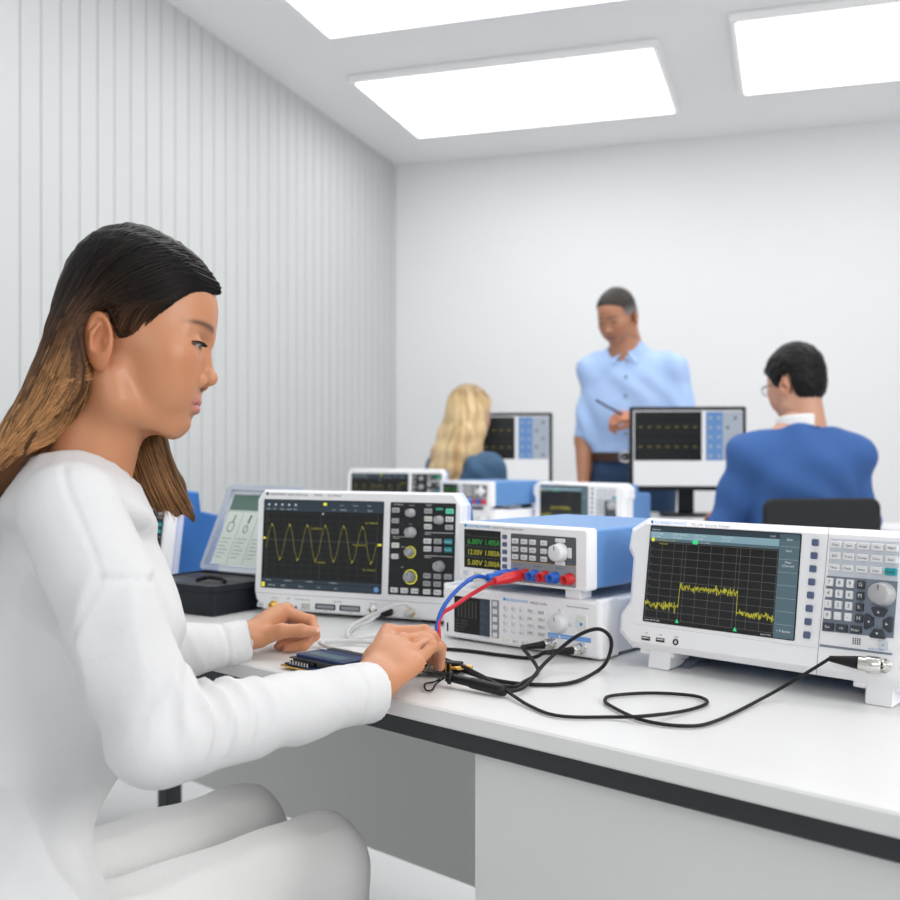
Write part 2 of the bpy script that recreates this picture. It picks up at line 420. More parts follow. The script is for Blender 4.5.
    key(t, .2888, .1304, .0135, .0088, 'keyl', leg='Ch1', y=yb); key(t, .2888, .111, .0135, .0088, 'key', leg='Ch2', y=yb)
    for x, z, m, s in ((.3497, .1913, 'knob', 'Auto'), (.390, .1918, 'keyg', 'Trig'), (.3502, .1779, 'keyl', 'Norm'), (.390, .178, 'key', 'Mode'), (.3502, .1645, 'key', 'Slope'), (.3897, .1643, 'knob', 'Src'),
                       (.3500, .1396, 'key', 'Run'), (.3695, .1398, 'knob', 'Sgl'), (.3892, .140, 'teal', 'Autoset'), (.3505, .1263, 'key', 'Meas'), (.3697, .1263, 'knob', 'Cur'), (.3896, .1263, 'teal', 'Preset'),
                       (.3511, .0802, 'knob', 'FFT'), (.3707, .0802, 'knob', 'Gen'), (.3904, .0802, 'knob', 'App'), (.3513, .0669, 'knob', 'Math'), (.3707, .0669, 'knob', 'Ref'), (.3904, .0669, 'knob', 'Bus'),
                       (.2891, .0528, 'key', 'Sav'), (.3086, .0529, 'key', 'Cam'), (.3285, .0530, 'key', 'Touch'), (.3517, .0530, 'key', 'Prt'), (.3713, .0530, 'key', 'Menu'), (.3904, .0530, 'key', 'Help')):
        key(t, x, z, .0138, .0088, m, leg=s, y=yb, legm='inkw' if m == 'teal' else 'ink')
    key(t, .3709, .1949, .0125, .0045, 'green', y=yb)
    for x, z, r, ring in ((.3174, .1873, .0068, None), (.3185, .1536, .0085, None), (.3175, .1195, .0068, 'yelb'), (.3189, .0767, .0085, 'yelb'), (.3715, .1762, .0068, None), (.3739, .0974, .0085, None)):
        knob(t, x, z, r, .015, 'knob', ring, yb)
    key(t, .0164, .0118, .014, .0085, 'plav', 'power_button', leg='O/I', d=.002)
    bnc(t, .0451, .0125, gold=True); bnc(t, .3211, .0150, gold=True)
    usb(t, .0745, .0150)
    for k in range(4):
        mb = MB(); mb.box(.1040+k*.0048, .1062+k*.0048, -.003, .001, .0088, .0195, 'metal', .0004); mb.build('test_pin', t)
    for x in (.1523, .202):
        mb = MB(); mb.prism(rr(x-.0205, .0105, x+.0205, .0205, .0008, 1), -.0008, .001, 'rub'); mb.prism(rr(x-.0175, .0125, x+.0185, .0185, .0008, 1), -.0014, .001, 'pmid')
        mb.build('logic_port', t)
    for x in (.2486, .283): bnc(t, x, .0155)
    return t

def make_psu(label, loc, yaw, group):
    W, H, D = .250, .0895, .28
    t = thing('power_supply', label, 'power supply', loc, (0, 0, R(yaw)), group)
    mb = MB(); mb.prism(rr(0, 0, W, H, .006, 3), 0, .022, 'white', 'y', .003, 0)
    mb.flat(circ(.0172, .0838, .0028, 12), -.0004, 'inkb'); mb.text('ROHDE&SCHWARZ', .0212, .0816, .0056, 'inkb', width=.048)
    mb.text('NGE103', .0725, .0815, .0046, 'ink', width=.0155); mb.text('Power Supply Series', .0925, .0815, .0046, 'ink', width=.040)
    mb.build('front_bezel', t)
    mb = MB(); mb.prism(rr(.0015, .0015, W-.0015, H-.0008, .006, 3), .0222, D, 'pblue', 'y', 0, .004)
    mb.build('case', t, label='light blue steel case')
    mb = MB(); mb.prism(rr(.0145, .0185, .0886, .078, .001, 1), -.0006, .001, 'scrd')
    y = -.0009
    for k, (v, a, m) in enumerate((('6.00V', '1.405A', 'grn'), ('12.00V', '1.000A', 'yel'), ('5.00V', '2.000A', 'yel'))):
        z = .0555-k*.0163
        mb.text(v, .0525, z, .0118, m, y, 'r', width=.031); mb.text(a, .0875, z, .0118, m, y, 'r', width=.031)
        mb.line([(.0155, z+.0125), (.0880, z+.0125)], .0004, y, 'grid')
        mb.text('Ch%d  OVP   CV' % (k+1), .0165, z+.0138, .0022, 'grid', y)
    mb.build('screen', t)
    mb = MB(); mb.prism(rr(.1091, .0355, .2293, .0762, .001, 1), -.0006, .001, 'pgrey')
    mb.prism(rr(.1091, .0042, .2293, .0350, .001, 1), -.0006, .001, 'pmid')
    mb.line([(.1091, .0352), (.229, .0352)], .0008, -.0012, 'gold'); mb.text('MASTER', .215, .0375, .0025, 'sblue', -.001)
    for k in range(3): mb.text('Ch%d  32V / 3A' % (k+1), .113+k*.040, .0295, .0026, 'ink', -.001)
    mb.build('control_panel', t)
    for z in (.0702, .0589, .0473, .0360, .0254): key(t, .0969, z, .0085, .0066, 'keys', 'soft_key', d=.002)
    for x in (.1182, .1352, .1514):
        for z, s in ((.0652, 'Ch1'), (.0532, 'OVP'), (.0416, 'Trk')): key(t, x, z, .0115, .0075, 'key', leg=s, d=.0025, y=-.0006)
    for z, s in ((.0652, 'Set'), (.0532, 'Fuse'), (.0416, 'Back')): key(t, .1722, z, .0115, .0075, 'key', leg=s, d=.0025, y=-.0006)
    knob(t, .2020, .0535, .0125, .016, 'knobw', None, -.0006)
    for x, z, w, h in ((.2020, .0705, .017, .0058), (.2020, .0375, .017, .0058), (.1855, .0535, .006, .015), (.2190, .0535, .006, .015)): key(t, x, z, w, h, 'key', 'arrow_key', d=.0025, y=-.0006)
    key(t, .0178, .0097, .0095, .0075, 'plav', 'power_button', d=.002)
    key(t, .0420, .0100, .015, .006, 'keyl', 'output_button', d=.002, leg='Output')
    for k, x in enumerate((.1177, .1374, .1559, .1754, .1932, .2194)):
        m = 'red' if k % 2 else 'bplug'
        mb = MB(); mb.lathe([(.0088, 0), (.0088, .003), (.0070, .004), (.0070, .0165), (.0045, .0165), (.0045, .006), (0, .006)], (x, -.0006, .0163), (0, -1, 0), m, 20)
        mb.build('terminal', t, label=('red' if k % 2 else 'blue')+' safety terminal')
    for x in (.02, W-.05):
        for y in (.012, D-.05):
            mb = MB(); mb.box(x, x+.028, y, y+.03, -.0141, .001, 'white' if y < .05 else 'rub', .002); mb.build('foot', t)
    return t

def make_gen(label, loc, yaw, group):
    W, H, D = .2922, .080, .30
    t = thing('waveform_generator', label, 'waveform generator', loc, (0, 0, R(yaw)), group)
    mb = MB(); mb.prism(rr(-.0, -.0045, W, H-.004, .006, 3), 0, .024, 'white', 'y', .003, 0)
    mb.text('ROHDE&SCHWARZ', .126, .0635, .0056, 'inkb', width=.042); mb.flat(circ(.1235, .0658, .0024, 12), -.0004, 'inkb')
    mb.text('HMF2550', .172, .0633, .0050, 'ink', width=.016); mb.text('50 MHz', .190, .0633, .0050, 'ink', width=.013)
    mb.text('Arbitrary Function Generator', .238, .0650, .0042, 'ink', width=.038)
    mb.prism(rr(.2045, .0178, .2790, .0245, .0005, 1), -.0005, .0005, 'sblue'); mb.text('TRIG IN      OUTPUT 50 Ohm', .207, .0195, .0034, 'inkw', -.0008)
    mb.build('front_bezel', t)
    mb = MB()
    mb.prism(rr(.002, -.0035, W-.002, H-.0042, .004, 3), .0242, D, 'white', 'y', 0, .004); mb.build('case', t, label='plain white steel case')
    for x in (-.003, W-.009):
        mb = MB(); mb.prism(rr(x, -.0050, x+.012, H-.0005, .003, 2), .001, .05, 'white', 'y', .004, .003)
        mb.build('corner_guard', t)
    mb = MB(); mb.box(.0075, .0105, -.0008, .002, .004, .018, 'rub', .0004); mb.build('handle_slot', t)
    mb = MB(); mb.prism(rr(.0232, .0048, .0950, .0620, .0008, 1), -.0006, .001, 'scrd')
    y = -.0009
    mb.flat([(.0755, .0048), (.095, .0048), (.095, .0620), (.0755, .0620)], y, 'sbar')
    for k in range(6): mb.line([(.032+k*.0072, .030), (.032+k*.0072, .0560)], .0009, y, 'grid')
    for k in range(5): mb.line([(.0300, .0310+k*.0058), (.0710, .0310+k*.0058)], .0005, y, 'gridf')
    for k, s in enumerate(('Freq   1.000 kHz', 'Ampl   5.000 Vpp', 'Offs   0.000 V', 'Symm   50 %')): mb.text(s, .0255, .0235-k*.0052, .0036, 'grid', y)
    for k, s in enumerate(('Sine', 'Square', 'Ramp', 'Pulse', 'Arb')): mb.text(s, .0775, .0530-k*.0118, .0036, 'grid', y-.0002); mb.line([(.0755, .0505-k*.0118), (.095, .0505-k*.0118)], .0004, y-.0002, 'grid')
    mb.build('screen', t)
    mb = MB(); mb.prism(rr(.0985, .0045, .1132, .0625, .0015, 2), -.0004, .001, 'pmid'); mb.build('soft_key_strip', t)
    for k in range(5): key(t, .1059, .0570-k*.01195, .0080, .0072, 'key', 'soft_key', d=.0025)
    for r_ in range(4):
        for c in range(3): 
            z = .0527-r_*.0110
            mb = MB(); mb.lathe([(.0047, 0), (.0047, .0014), (.0038, .0028), (0, .0028)], (.1255+c*.0153, .0003, z), (0, -1, 0), 'key', 14)
            mb.text(('789', '456', '123', '0.-')[r_][c], .1255+c*.0153, z-.0016, .0042, 'ink', -.0030, 'c'); mb.build('digit_key', t)
        for c, s in enumerate((('MHz', 'kHz', 'Hz', 'mHz'), ('Sweep', 'Mod', 'Burst', 'Store'))): key(t, .1730+c*.0200, .0527-r_*.0107, .0125, .0068, 'key', leg=s[r_], d=.002, size=.0042)
    key(t, .1269, .0043, .0125, .0068, 'keyl', 'output_button', d=.002)
    for x, s in ((.1446, 'Sine'), (.161, 'Sqr'), (.178, 'Tri'), (.1944, 'Arb')): key(t, x, .0043, .0115, .0062, 'key', leg=s, d=.002)
    knob(t, .2251, .0400, .0135, .014, 'knobw')
    for a in range(4):
        x, z = .2251+.0195*math.cos(a*math.pi/2), .0400+.0195*math.sin(a*math.pi/2)
        key(t, x, z, .005, .005, 'plav', 'arrow_key', d=.0015)
    mb = MB(); mb.prism(rr(.2545, .0335, .2735, .0570, .004, 3), -.002, .001, 'key', 'y', .0008); mb.flat(circ(.264, .0430, .0026, 12), -.0024, 'inkb'); mb.flat(rr(.258, .049, .270, .0545, .002, 2), -.0024, 'keyl'); mb.build('power_button', t)
    bnc(t, .2120, .0100); bnc(t, .2640, .0085)
    for x in (.02, W-.05):
        for y in (.010, D-.05):
            mb = MB(); mb.box(x, x+.03, y, y+.03, -.0080, -.0040, 'rub', .001); mb.build('foot', t)
    return t

def make_analyser(label, loc, yaw, group):
    W, H = .380, .183
    t = thing('spectrum_analyser', label, 'spectrum analyser', loc, (R(-9), 0, R(yaw)), group)
    left = [(.0067, .1826), (-.0193, .1665), (-.022, .1378), (-.013, .1243), (-.0122, .0636), (-.0251, .045), (-.0242, .0186), (-.0019, .0012)]
    right = [(W-p[0], p[1]) for p in left[::-1]]
    ol = left+right
    mb = MB(); mb.prism(ol, .0, .055, 'white', 'y', .009, .006)
    mb.line([(.272, .1815), (.2686, .0335), (.2680, .001)], .0007, -.0003, 'inkg'); mb.line([(.003, .0337), (.268, .0337)], .0005, -.0003, 'plav')
    mb.flat(circ(.0187, .1768, .0024, 12), -.0004, 'inkb'); mb.text('ROHDE&SCHWARZ', .0225, .1748, .0056, 'inkb', width=.0505)
    mb.text('FPC1500', .0802, .1746, .0050, 'ink', width=.0180); mb.text('Spectrum Analyzer', .1010, .1746, .0050, 'ink', width=.0375)
    for x, s in ((.0244, 'USB'), (.0472, 'USB'), (.0713, 'AUX')): mb.text(s, x, .0225, .003, 'inkg', al='c')
    mb.build('front_bezel', t)
    mb = MB()
    mb.prism([(.0552, .006), (.0552, .178), (.105, .178), (.112, .150), (.178, .146), (.184, .138), (.184, .012), (.178, .006)], .004, W-.004, 'pblue', 'x', .005, .005)
    mb.build('case', t, label='light blue case with stepped top')
    X0, X1, Z0, Z1 = .0180, .2365, .0400, .1710
    mb = MB(); mb.prism(rr(X0-.0012, Z0-.0012, X1+.0012, Z1+.0012, .002, 2), -.0007, .001, 'blk'); mb.prism(rr(X0, Z0, X1, Z1, .0008, 1), -.0010, .0005, 'scr')
    y1, y2 = -.0013, -.0016; gx1 = .2090
    mb.flat([(X0, Z1-.0075), (X1, Z1-.0075), (X1, Z1), (X0, Z1)], y1, 'sbar')
    mb.flat([(X0, Z1-.0165), (gx1, Z1-.0165), (gx1, Z1-.0075), (X0, Z1-.0075)], y1, 'sbar2')
    mb.flat([(X0, Z1-.0205), (gx1, Z1-.0205), (gx1, Z1-.0165), (X0, Z1-.0165)], y1, 'sgrey')
    mb.flat([(gx1+.0004, Z0), (X1, Z0), (X1, Z1-.0005), (gx1+.0004, Z1-.0005)], y1, 'sgrey')
    for k in range(1, 8): mb.line([(gx1+.001, Z1-k*.0163), (X1-.001, Z1-k*.0163)], .0005, y2, 'sline')
    for z, s in ((.1625, 'Span'), (.1480, 'Start'), (.1335, 'Meas'), (.1290, '(Channel)'), (.0475, '+ % Bandw')): mb.text(s, .2227, z, .0042, 'whit', y2, 'c')
    mb.text('Spectrum', X0+.003, Z1-.0055, .0034, 'whit', y2)
    for x, s in ((.022, 'Ref: 0.0 dBm'), (.055, 'RBW: 100 kHz'), (.088, 'SWT: 20 ms'), (.128, 'Trace: Clear')): mb.text(s, x, Z1-.0110, .0034, 'whit', y2); mb.text('Att: 10 dB', x, Z1-.0150, .0030, 'whit', y2)
    mb.text('12:45', .196, Z1-.0055, .0034, 'whit', y2)
    mb.flat(circ(.0235, Z1-.0187, .0028, 10), y2, 'yelb'); mb.text('M1 433.9 MHz -62.1 dBm', .028, Z1-.0198, .0030, 'yel', y2); mb.flat(rr(.085, Z1-.0215, .094, Z1-.016, .0024, 3), y2, 'grnm'); mb.text('D2 1.2 MHz', .097, Z1-.0198, .0030, 'whit', y2)
    mb.text('max hold', .034, Z1-.0245, .0034, 'yel', y2)
    gz0, gz1 = Z0+.005, Z1-.0220
    for k in range(11): mb.line([(X0+.002+(gx1-X0-.003)*k/10, gz0), (X0+.002+(gx1-X0-.003)*k/10, gz1)], .0005, y1, 'grid')
    for k in range(11): mb.line([(X0+.001, gz0+(gz1-gz0)*k/10), (gx1, gz0+(gz1-gz0)*k/10)], .0005, y1, 'grid')
    for k in range(1, 10): mb.text('-%d' % (k*10), X0+.0025, gz1-(gz1-gz0)*k/10+.001, .0032, 'grid', y2)
    rnd = random.Random(3); pts = []
    for x in np.linspace(X0+.001, gx1-.0005, 330):
        b = .0640 if x < .0712 else (.0905 if x < .1570 else .0645)
        pts.append((x, b+rnd.gauss(0, .0028)))
    mb.line(pts, .00075, y2, 'yel')
    for x, z in ((.0712, .0445), (.1570, .0435)):
        mb.line([(x, gz0), (x, gz1)], .0005, y1-.0001, 'grid'); mb.flat([(x-.0028, z-.0022), (x+.0028, z-.0022), (x, z+.0035)], y2-.0002, 'grnm')
    mb.text('Center 433.92 MHz', X0+.002, Z0+.001, .0030, 'whit', y2); mb.text('Span 5 MHz', gx1-.002, Z0+.001, .0030, 'whit', y2, 'r')
    mb.build('screen', t)
    for k in range(8): key(t, .2562-k*.0004, .1622-k*.0163, .0082, .0085, 'keys', 'soft_key', d=.0035, r=.0015)
    mb = MB(); mb.prism([(.2745, .1685), (.3585, .1690), (.3580, .1236), (.2740, .1228)], -.0004, .001, 'plav'); mb.prism([(.2733, .1227), (.3583, .1229), (.3572, .0567), (.2716, .0552)], -.0006, .001, 'pslate')
    mb.prism([(.2700, .0363), (.3570, .0372), (.3570, .0395), (.2700, .0392)], -.0005, .001, 'pslate')
    for i in range(4):
        for j in range(4): mb.flat(rr(.3098+i*.0026, .0443+j*.0020, .3115+i*.0026, .0457+j*.0020, .0002, 1), -.0004, 'ink')
    mb.text('RF IN 50 Ohm', .338, .0405, .003, 'inkb', al='c')
    mb.build('keypad_panel', t)
    for z, row in ((.1611, 'Freq Span Ampl Mkr Mkr>'), (.1475, 'BW Trace Sweep Lines Save'), (.1334, 'Meas Mode Setup User Preset')):
        for k, s in enumerate(row.split()):
            key(t, .2830+k*.0169, z, .0135, .0085, 'teal' if s == 'Preset' else 'key', leg=s, d=.004, size=.0042, y=-.0004)
    for r_ in range(4):
        for c in range(4):
            s = ('789G', '456M', '123k', '0.-H')[r_][c]
            key(t, (.2783, .2909, .3037, .3166)[c], .1152-r_*.0133, .0088, .0098, 'keyd' if c == 3 else 'key', leg=s, legm='inkw' if c == 3 else 'ink', d=.004, size=.0066, y=-.0006, name='digit_key' if c < 3 else 'unit_key')
    for x, s in ((.2798, 'Esc'), (.2968, '<X'), (.3137, 'Enter')): key(t, x, .0615, .0130, .0092, 'keyd', leg=s, legm='inkw', d=.004, size=.0045, y=-.0006)
    knob(t, .3433, .1065, .0128, .019, 'knob', None, -.0006)
    for (x, z), (dx, dz) in (((.3398, .0850), (0, 1)), ((.3290, .0727), (-1, 0)), ((.3502, .0721), (1, 0)), ((.3396, .0600), (0, -1))):
        o = [(.0095, .0035), (.0045, -.0050), (-.0045, -.0050), (-.0095, .0035), (-.008, .0055), (.008, .0055)]
        pl = [(x+a*dz+b*dx, z+b*dz-a*dx) if dz else (x+b*dx, z-a*dx) for a, b in o]
        mb = MB(); mb.prism(pl, -.0045, .001, 'keyd', 'y', .0008)
        tr = [(-.0016, -.0012), (.0016, -.0012), (0, .0016)]
        mb.flat([(x+a*dz+b*dx, z+b*dz) if dz else (x+b*dx, z-a*dx) for a, b in tr], -.0049, 'inkw'); mb.build('arrow_key', t)
    mb = MB(); mb.prism(rr(.3400, .0425, .3530, .0525, .0015, 3), -.002, .001, 'plav', 'y', .0007); mb.flat(circ(.3465, .0473, .0022, 12), -.0024, 'spale'); mb.build('power_button', t)
    usb(t, .0244, .0160); usb(t, .0472, .0165)
    mb = MB(); mb.lathe([(.0042, 0), (.0042, .001), (.0026, .001), (.0026, -.004), (0, -.004)], (.0713, -.0003, .0167), (0, -1, 0), 'rub', 16); mb.build('audio_jack', t)
    bnc(t, .3490, .0240)
    # two fold-out front legs, compensating the backward lean
    for x in (.010, .310):
        mb = MB()
        mb.prism([(.010, -.0230), (.042, -.0165), (.075, .006), (.010, .006)], x+.014, x+.048, 'white', 'x', .002, .002)
        mb.prism([(.040, -.0180), (.060, -.012), (.110, .003), (.080, .006)], x+.018, x+.060, 'pslate', 'x', .002, .002)
        mb.build('folding_leg', t)
        mb = MB(); mb.box(x-.002, x+.052, .012, .055, -.006, .003, 'white', .002); mb.build('leg_hinge', t)
    for x in (.03, W-.06):
        mb = MB(); mb.box(x, x+.03, .150, .178, -.0010, .0065, 'rub', .001); mb.build('foot', t)
    return t

# ------------------------------------------------------------------ station things
def tp(px, py, z=TZ):
    Y = 1050*(1.04-z)/(py-450); return ((px-450)/1050*Y, Y, z)
def at(px, py, Y): return ((px-450)/1050*Y, Y, 1.04-(py-450)/1050*Y)

G = 'lab instruments on the tables'
s1 = make_scope('white oscilloscope with a yellow sine wave on its screen, in front of the woman', (-.364, 1.94, .7435), -23, 'oscilloscopes')
g1 = make_gen('white waveform generator with round digit keys, under the light blue power supply', (-.0105, 1.675, .748), -41, 'waveform generators')
p1 = make_psu('light blue power supply with red and blue terminals stacked on the white generator', (.012, 1.66, .838), -42.6, 'power supplies')
a1 = make_analyser('large white spectrum analyser with a yellow noise trace at the right front', (.2503, 1.46, .765), -43.5, 'spectrum analysers')
s2 = again(s1, (-.902, 2.439, .7455), R(-42.6), 'oscilloscope with a saturated blue stepped case behind the black kit box'); s2.rotation_euler[0] = R(-7)
s3 = again(s1, (-.411, 4.16, .7435), R(-21), 'blurred oscilloscope on the middle table, left of the blonde woman')
g2 = again(g1, (-.055, 3.93, .748), R(-42.6), 'blurred waveform generator on the middle table, under a light blue power supply')
p2 = again(p1, (-.037, 3.90, .838), R(-42.6), 'blurred light blue power supply on the middle table, in front of the blonde woman')
a2 = again(a1, (.318, 3.86, .7415), R(-45), 'blurred spectrum analyser on the middle table, below the standing man')

a2.rotation_euler[0] = 0
for ch in list(a2.children):
    if ch.name.startswith(('folding_leg', 'leg_hinge')): bpy.data.objects.remove(ch)
mb = MB(); mb.box(.03, .06, .010, .035, -.0010, .0065, 'rub', .001); mb.build('foot', a2)
mb = MB(); mb.box(.32, .35, .010, .035, -.0010, .0065, 'rub', .001); mb.build('foot', a2)

# probe kit box with open clear lid
def kit_box():
    t = thing('probe_kit_box', 'black probe kit box with open clear lid beside the oscilloscope', 'box', (-.424, 1.877, TZ), (0, 0, R(-33)))
    W, D, H = .212, .180, .055
    mb = MB()
    mb.prism(rr(-W+.004, .004, -.004, D-.004, .008, 3), 0, H-.012, 'case', 'z', .002, 0)
    o = rr(-W, 0, 0, D, .009, 3)
    mb.prism(o, H-.012, H-.007, 'case', 'z', .001, 0)
    n = len(o); i_ = inset(o, .005)
    v = [(a, b, H-.007) for a, b in o]+[(a, b, H) for a, b in o]+[(a, b, H) for a, b in i_]+[(a, b, H-.007) for a, b in i_]
    f = [(r*n+k, r*n+(k+1) % n, (r+1)*n+(k+1) % n, (r+1)*n+k) for r in range(3) for k in range(n)]
    mb.add(v, f, 'case'); mb.build('case', t)
    mb = MB(); mb.prism(rr(-W+.0055, .0055, -.0055, D-.0055, .006, 3), H-.0068, H-.003, 'foam', 'z', 0, .001); fi = mb.build('foam_insert', t)
    mb = MB()
    for x0, x1, y0, y1 in ((-.19, -.115, .03, .075), (-.19, -.13, .10, .15), (-.10, -.03, .10, .155)):
        mb = MB(); mb.prism(rr(x0, y0, x1, y1, .008, 3), H-.0034, H-.0026, 'chip', 'z', 0, .0003); mb.build('foam_slot', fi)
    mb = MB(); mb.tube(smooth_path([(-.095, .05, H+.001), (-.08, .062, H+.006), (-.06, .055, H+.008), (-.048, .07, H+.004), (-.03, .06, H+.001)], 6), .0042, 'rub', 8); mb.build('probe_accessory', t)
    # lid, leaning back on the rear edge
    lid = MB(); LH = .188
    o = rr(-W+.002, 0, -.002, LH, .012, 4); n = len(o)
    i_ = inset(o, .010)
    # shallow tray: rim ring and thin clear plate behind
    v = [(a, 0, b) for a, b in o]+[(a, -.012, b) for a, b in o]+[(a, -.012, b) for a, b in i_]+[(a, -.0015, b) for a, b in i_]
    f = [(r*n+k, r*n+(k+1) % n, (r+1)*n+(k+1) % n, (r+1)*n+k) for r in range(3) for k in range(n)]
    lid.add(v, f, 'lidr')
    lid.prism(i_, -.0015, 0, 'lidm')
    X = Matrix.Translation((0, D-.004, H-.001)) @ Matrix.Rotation(R(-27), 4, 'X')
    lo = lid.build('lid', t, xf=X, label='clear plastic lid with raised rim')
    c = MB(); c.box(-W+.020, -.020, -.0032, -.0020, .016, .135, 'paper')
    y = -.0034
    c.flat([(-W+.020, .138), (-.020, .138), (-.020, .168), (-W+.020, .168)], y, 'paperd')
    c.box(-W+.020, -.020, -.0032, -.0020, .136, .170, 'paperd')
    c.line([(-W+.02, .133), (-.02, .133)], .0012, y, 'paperg')
    for k in range(1, 4): c.line([(-W+.02+k*.043, .017), (-W+.02+k*.043, .132)], .0012, y, 'paperg')
    for k in range(4):
        x = -W+.040+k*.043
        pts = [(x+.009*math.cos(a), .098+.011*math.sin(a)) for a in np.linspace(.4+math.pi/2, 2*math.pi+.2+math.pi/2, 22)]
        if k % 2: pts = [(x+.005*math.cos(a), .094+.008*math.sin(a)) for a in np.linspace(.4+math.pi/2, 2*math.pi+.2+math.pi/2, 22)]
        c.line(pts, .0018, y, 'ink'); c.line([(x+.002, .108), (x+.004, .124)], .0045 if k % 2 else .003, y, 'ink')
        for j in range(6): c.line([(x-.014, .072-j*.008), (x+.012-(j % 3)*.005, .072-j*.008)], .0014, y, 'inkg')
        c.line([(x-.014, .024), (x+.014, .024)], .010, y+.0001, 'paper')
    c.build('insert_card', lo, xf=X)
    return t
kit_box()

# development board on the table edge
def dev_board():
    t = thing('circuit_board', 'stacked circuit board with dark blue top module on the table edge between both hands', 'circuit board', (-.228, 1.437, TZ), (0, 0, R(-42.6)))
    mb = MB(); mb.box(0, .165, .002, .098, .007, .0088, 'pcb'); mb.build('base_board', t)
    mb = MB(); mb.box(-.005, .075, -.001, .030, .0040, .0062, 'gold'); mb.build('edge_strip', t, label='brass coloured strip')
    for x in (.006, .158):
        for y in (.010, .09):
            mb = MB(); mb.cyl((x, y, 0), (0, 0, 1), .0028, .0070, 'metal', 10); mb.build('standoff', t)
    mb = MB(); mb.box(.006, .115, .006, .070, .0155, .0172, 'chip'); mb.build('upper_board', t)
    for x, y in ((.010, .008), (.06, .008), (.010, .062), (.06, .062)):
        mb = MB(); mb.box(x, x+.045, y, y+.006, .0089, .0154, 'chip', .0005); mb.build('pin_header', t)
    mb = MB(); mb.prism(rr(.012, .012, .108, .060, .002, 2), .0173, .0215, 'pcb', 'z', 0, .0008); dm = mb.build('display_module', t, label='dark blue glossy display module')
    mb = MB(); mb.prism(rr(.020, .020, .095, .040, .001, 1), .0216, .0220, 'sgrey', 'z'); mb.build('display_glass', dm)
    mb = MB(); mb.box(.004, .085, .074, .086, .0089, .0185, 'chip', .001); mb.build('socket_strip', t)
    mb = MB(); mb.box(.098, .125, .073, .090, .0089, .0215, 'metal', .001); mb.build('connector_shell', t, label='silver connector shell')
    mb = MB(); mb.box(.128, .144, .070, .086, .0089, .0130, 'chip', .0006); mb.build('chip', t)
    mb = MB(); mb.box(.118, .132, .040, .054, .0089, .0115, 'chip', .0006); mb.build('chip', t)
    for k in range(9):
        mb = MB(); x = .088+k*.0045; mb.box(x, x+.0011, .094, .0951, .0089, .0185, 'gold'); mb.build('pin', t)
    for k in range(7):
        mb = MB(); x = .012+k*.006; mb.box(x, x+.003, .001, .0035, .0089, .0140, 'metal'); mb.build('contact', t)
    for k, (x, y) in enumerate(((.134, .030), (.147, .052), (.15, .03), (.12, .064))):
        mb = MB(); mb.cyl((x, y, .0089), (0, 0, 1), .0032, .008, 'metal' if k % 2 else 'chip', 12, .0006); mb.build('capacitor', t)
    t2 = thing('breakout_board', 'small black breakout board with gold pins beneath the right hand', 'circuit board', tp(412, 676), (0, 0, R(-25)))
    mb = MB(); mb.box(0, .062, 0, .05, .006, .0078, 'chip'); mb.build('base_board', t2)
    for x, y in ((.006, .006), (.056, .044), (.006, .044), (.056, .006)):
        mb = MB(); mb.cyl((x, y, 0), (0, 0, 1), .0025, .006, 'metal', 8); mb.build('standoff', t2)
    for k in range(8):
        mb = MB(); mb.box(.006+k*.0065, .0075+k*.0065, .008, .0095, .0079, .0185, 'gold'); mb.build('pin', t2)
    mb = MB(); mb.box(.030, .060, .018, .034, .0079, .0185, 'blk', .001); mb.build('connector', t2)
    for x, y, a in ((.052, .010, .3), (.060, .030, -.4)):
        mb = MB(); mb.tube([(x, y, .012), (x+.018*math.cos(a), y+.018*math.sin(a), .014)], [.0034, .0022], 'gold', 8); mb.build('brass_clip', t2)
    mb = MB(); mb.tube(smooth_path([(.008, .02, .0095), (.02, .026, .016), (.035, .012, .018), (.05, .03, .013)], 6), .0018, 'rub', 6); mb.build('jumper_wire', t2)
dev_board()

def cable(name, label, pts, r, m, cat='cable', n=10, group=None, ends=()):
    t = thing(name, label, cat, pts[0] if False else (0, 0, 0), group=group)
    base = Vector(pts[0]); t.location = base
    mb = MB(); mb.tube([Vector(p)-base for p in smooth_path(pts, n)], r, m, 8); mb.build('sheath', t)
    for nm, a, b, r0, r1, mm in ends:
        mb = MB(); a, b = Vector(a)-base, Vector(b)-base
        d = b-a; L = d.length
        if nm == 'strain_relief':
            prof = [(0, 0)]
            for k in range(10):
                q = k/9; rr_ = r0+(r1-r0)*q; prof += [(rr_, L*q), (rr_*(.86), L*min(q+.05, 1))]
            prof += [(0, L)]
        else: prof = [(0, 0), (r0*.9, 0), (r0, L*.08), (r0, L*.6), (r1, L*.68), (r1, L*.95), (r1*.9, L), (0, L)]
        mb.lathe(prof, a, d, mm, 18); mb.build(nm, t)
    return t
def wp(root, x, y, z):
    from_m = Matrix.Translation(root.location) @ root.rotation_euler.to_matrix().to_4x4()
    return tuple(from_m @ Vector((x, y, z)))
Z = .7432
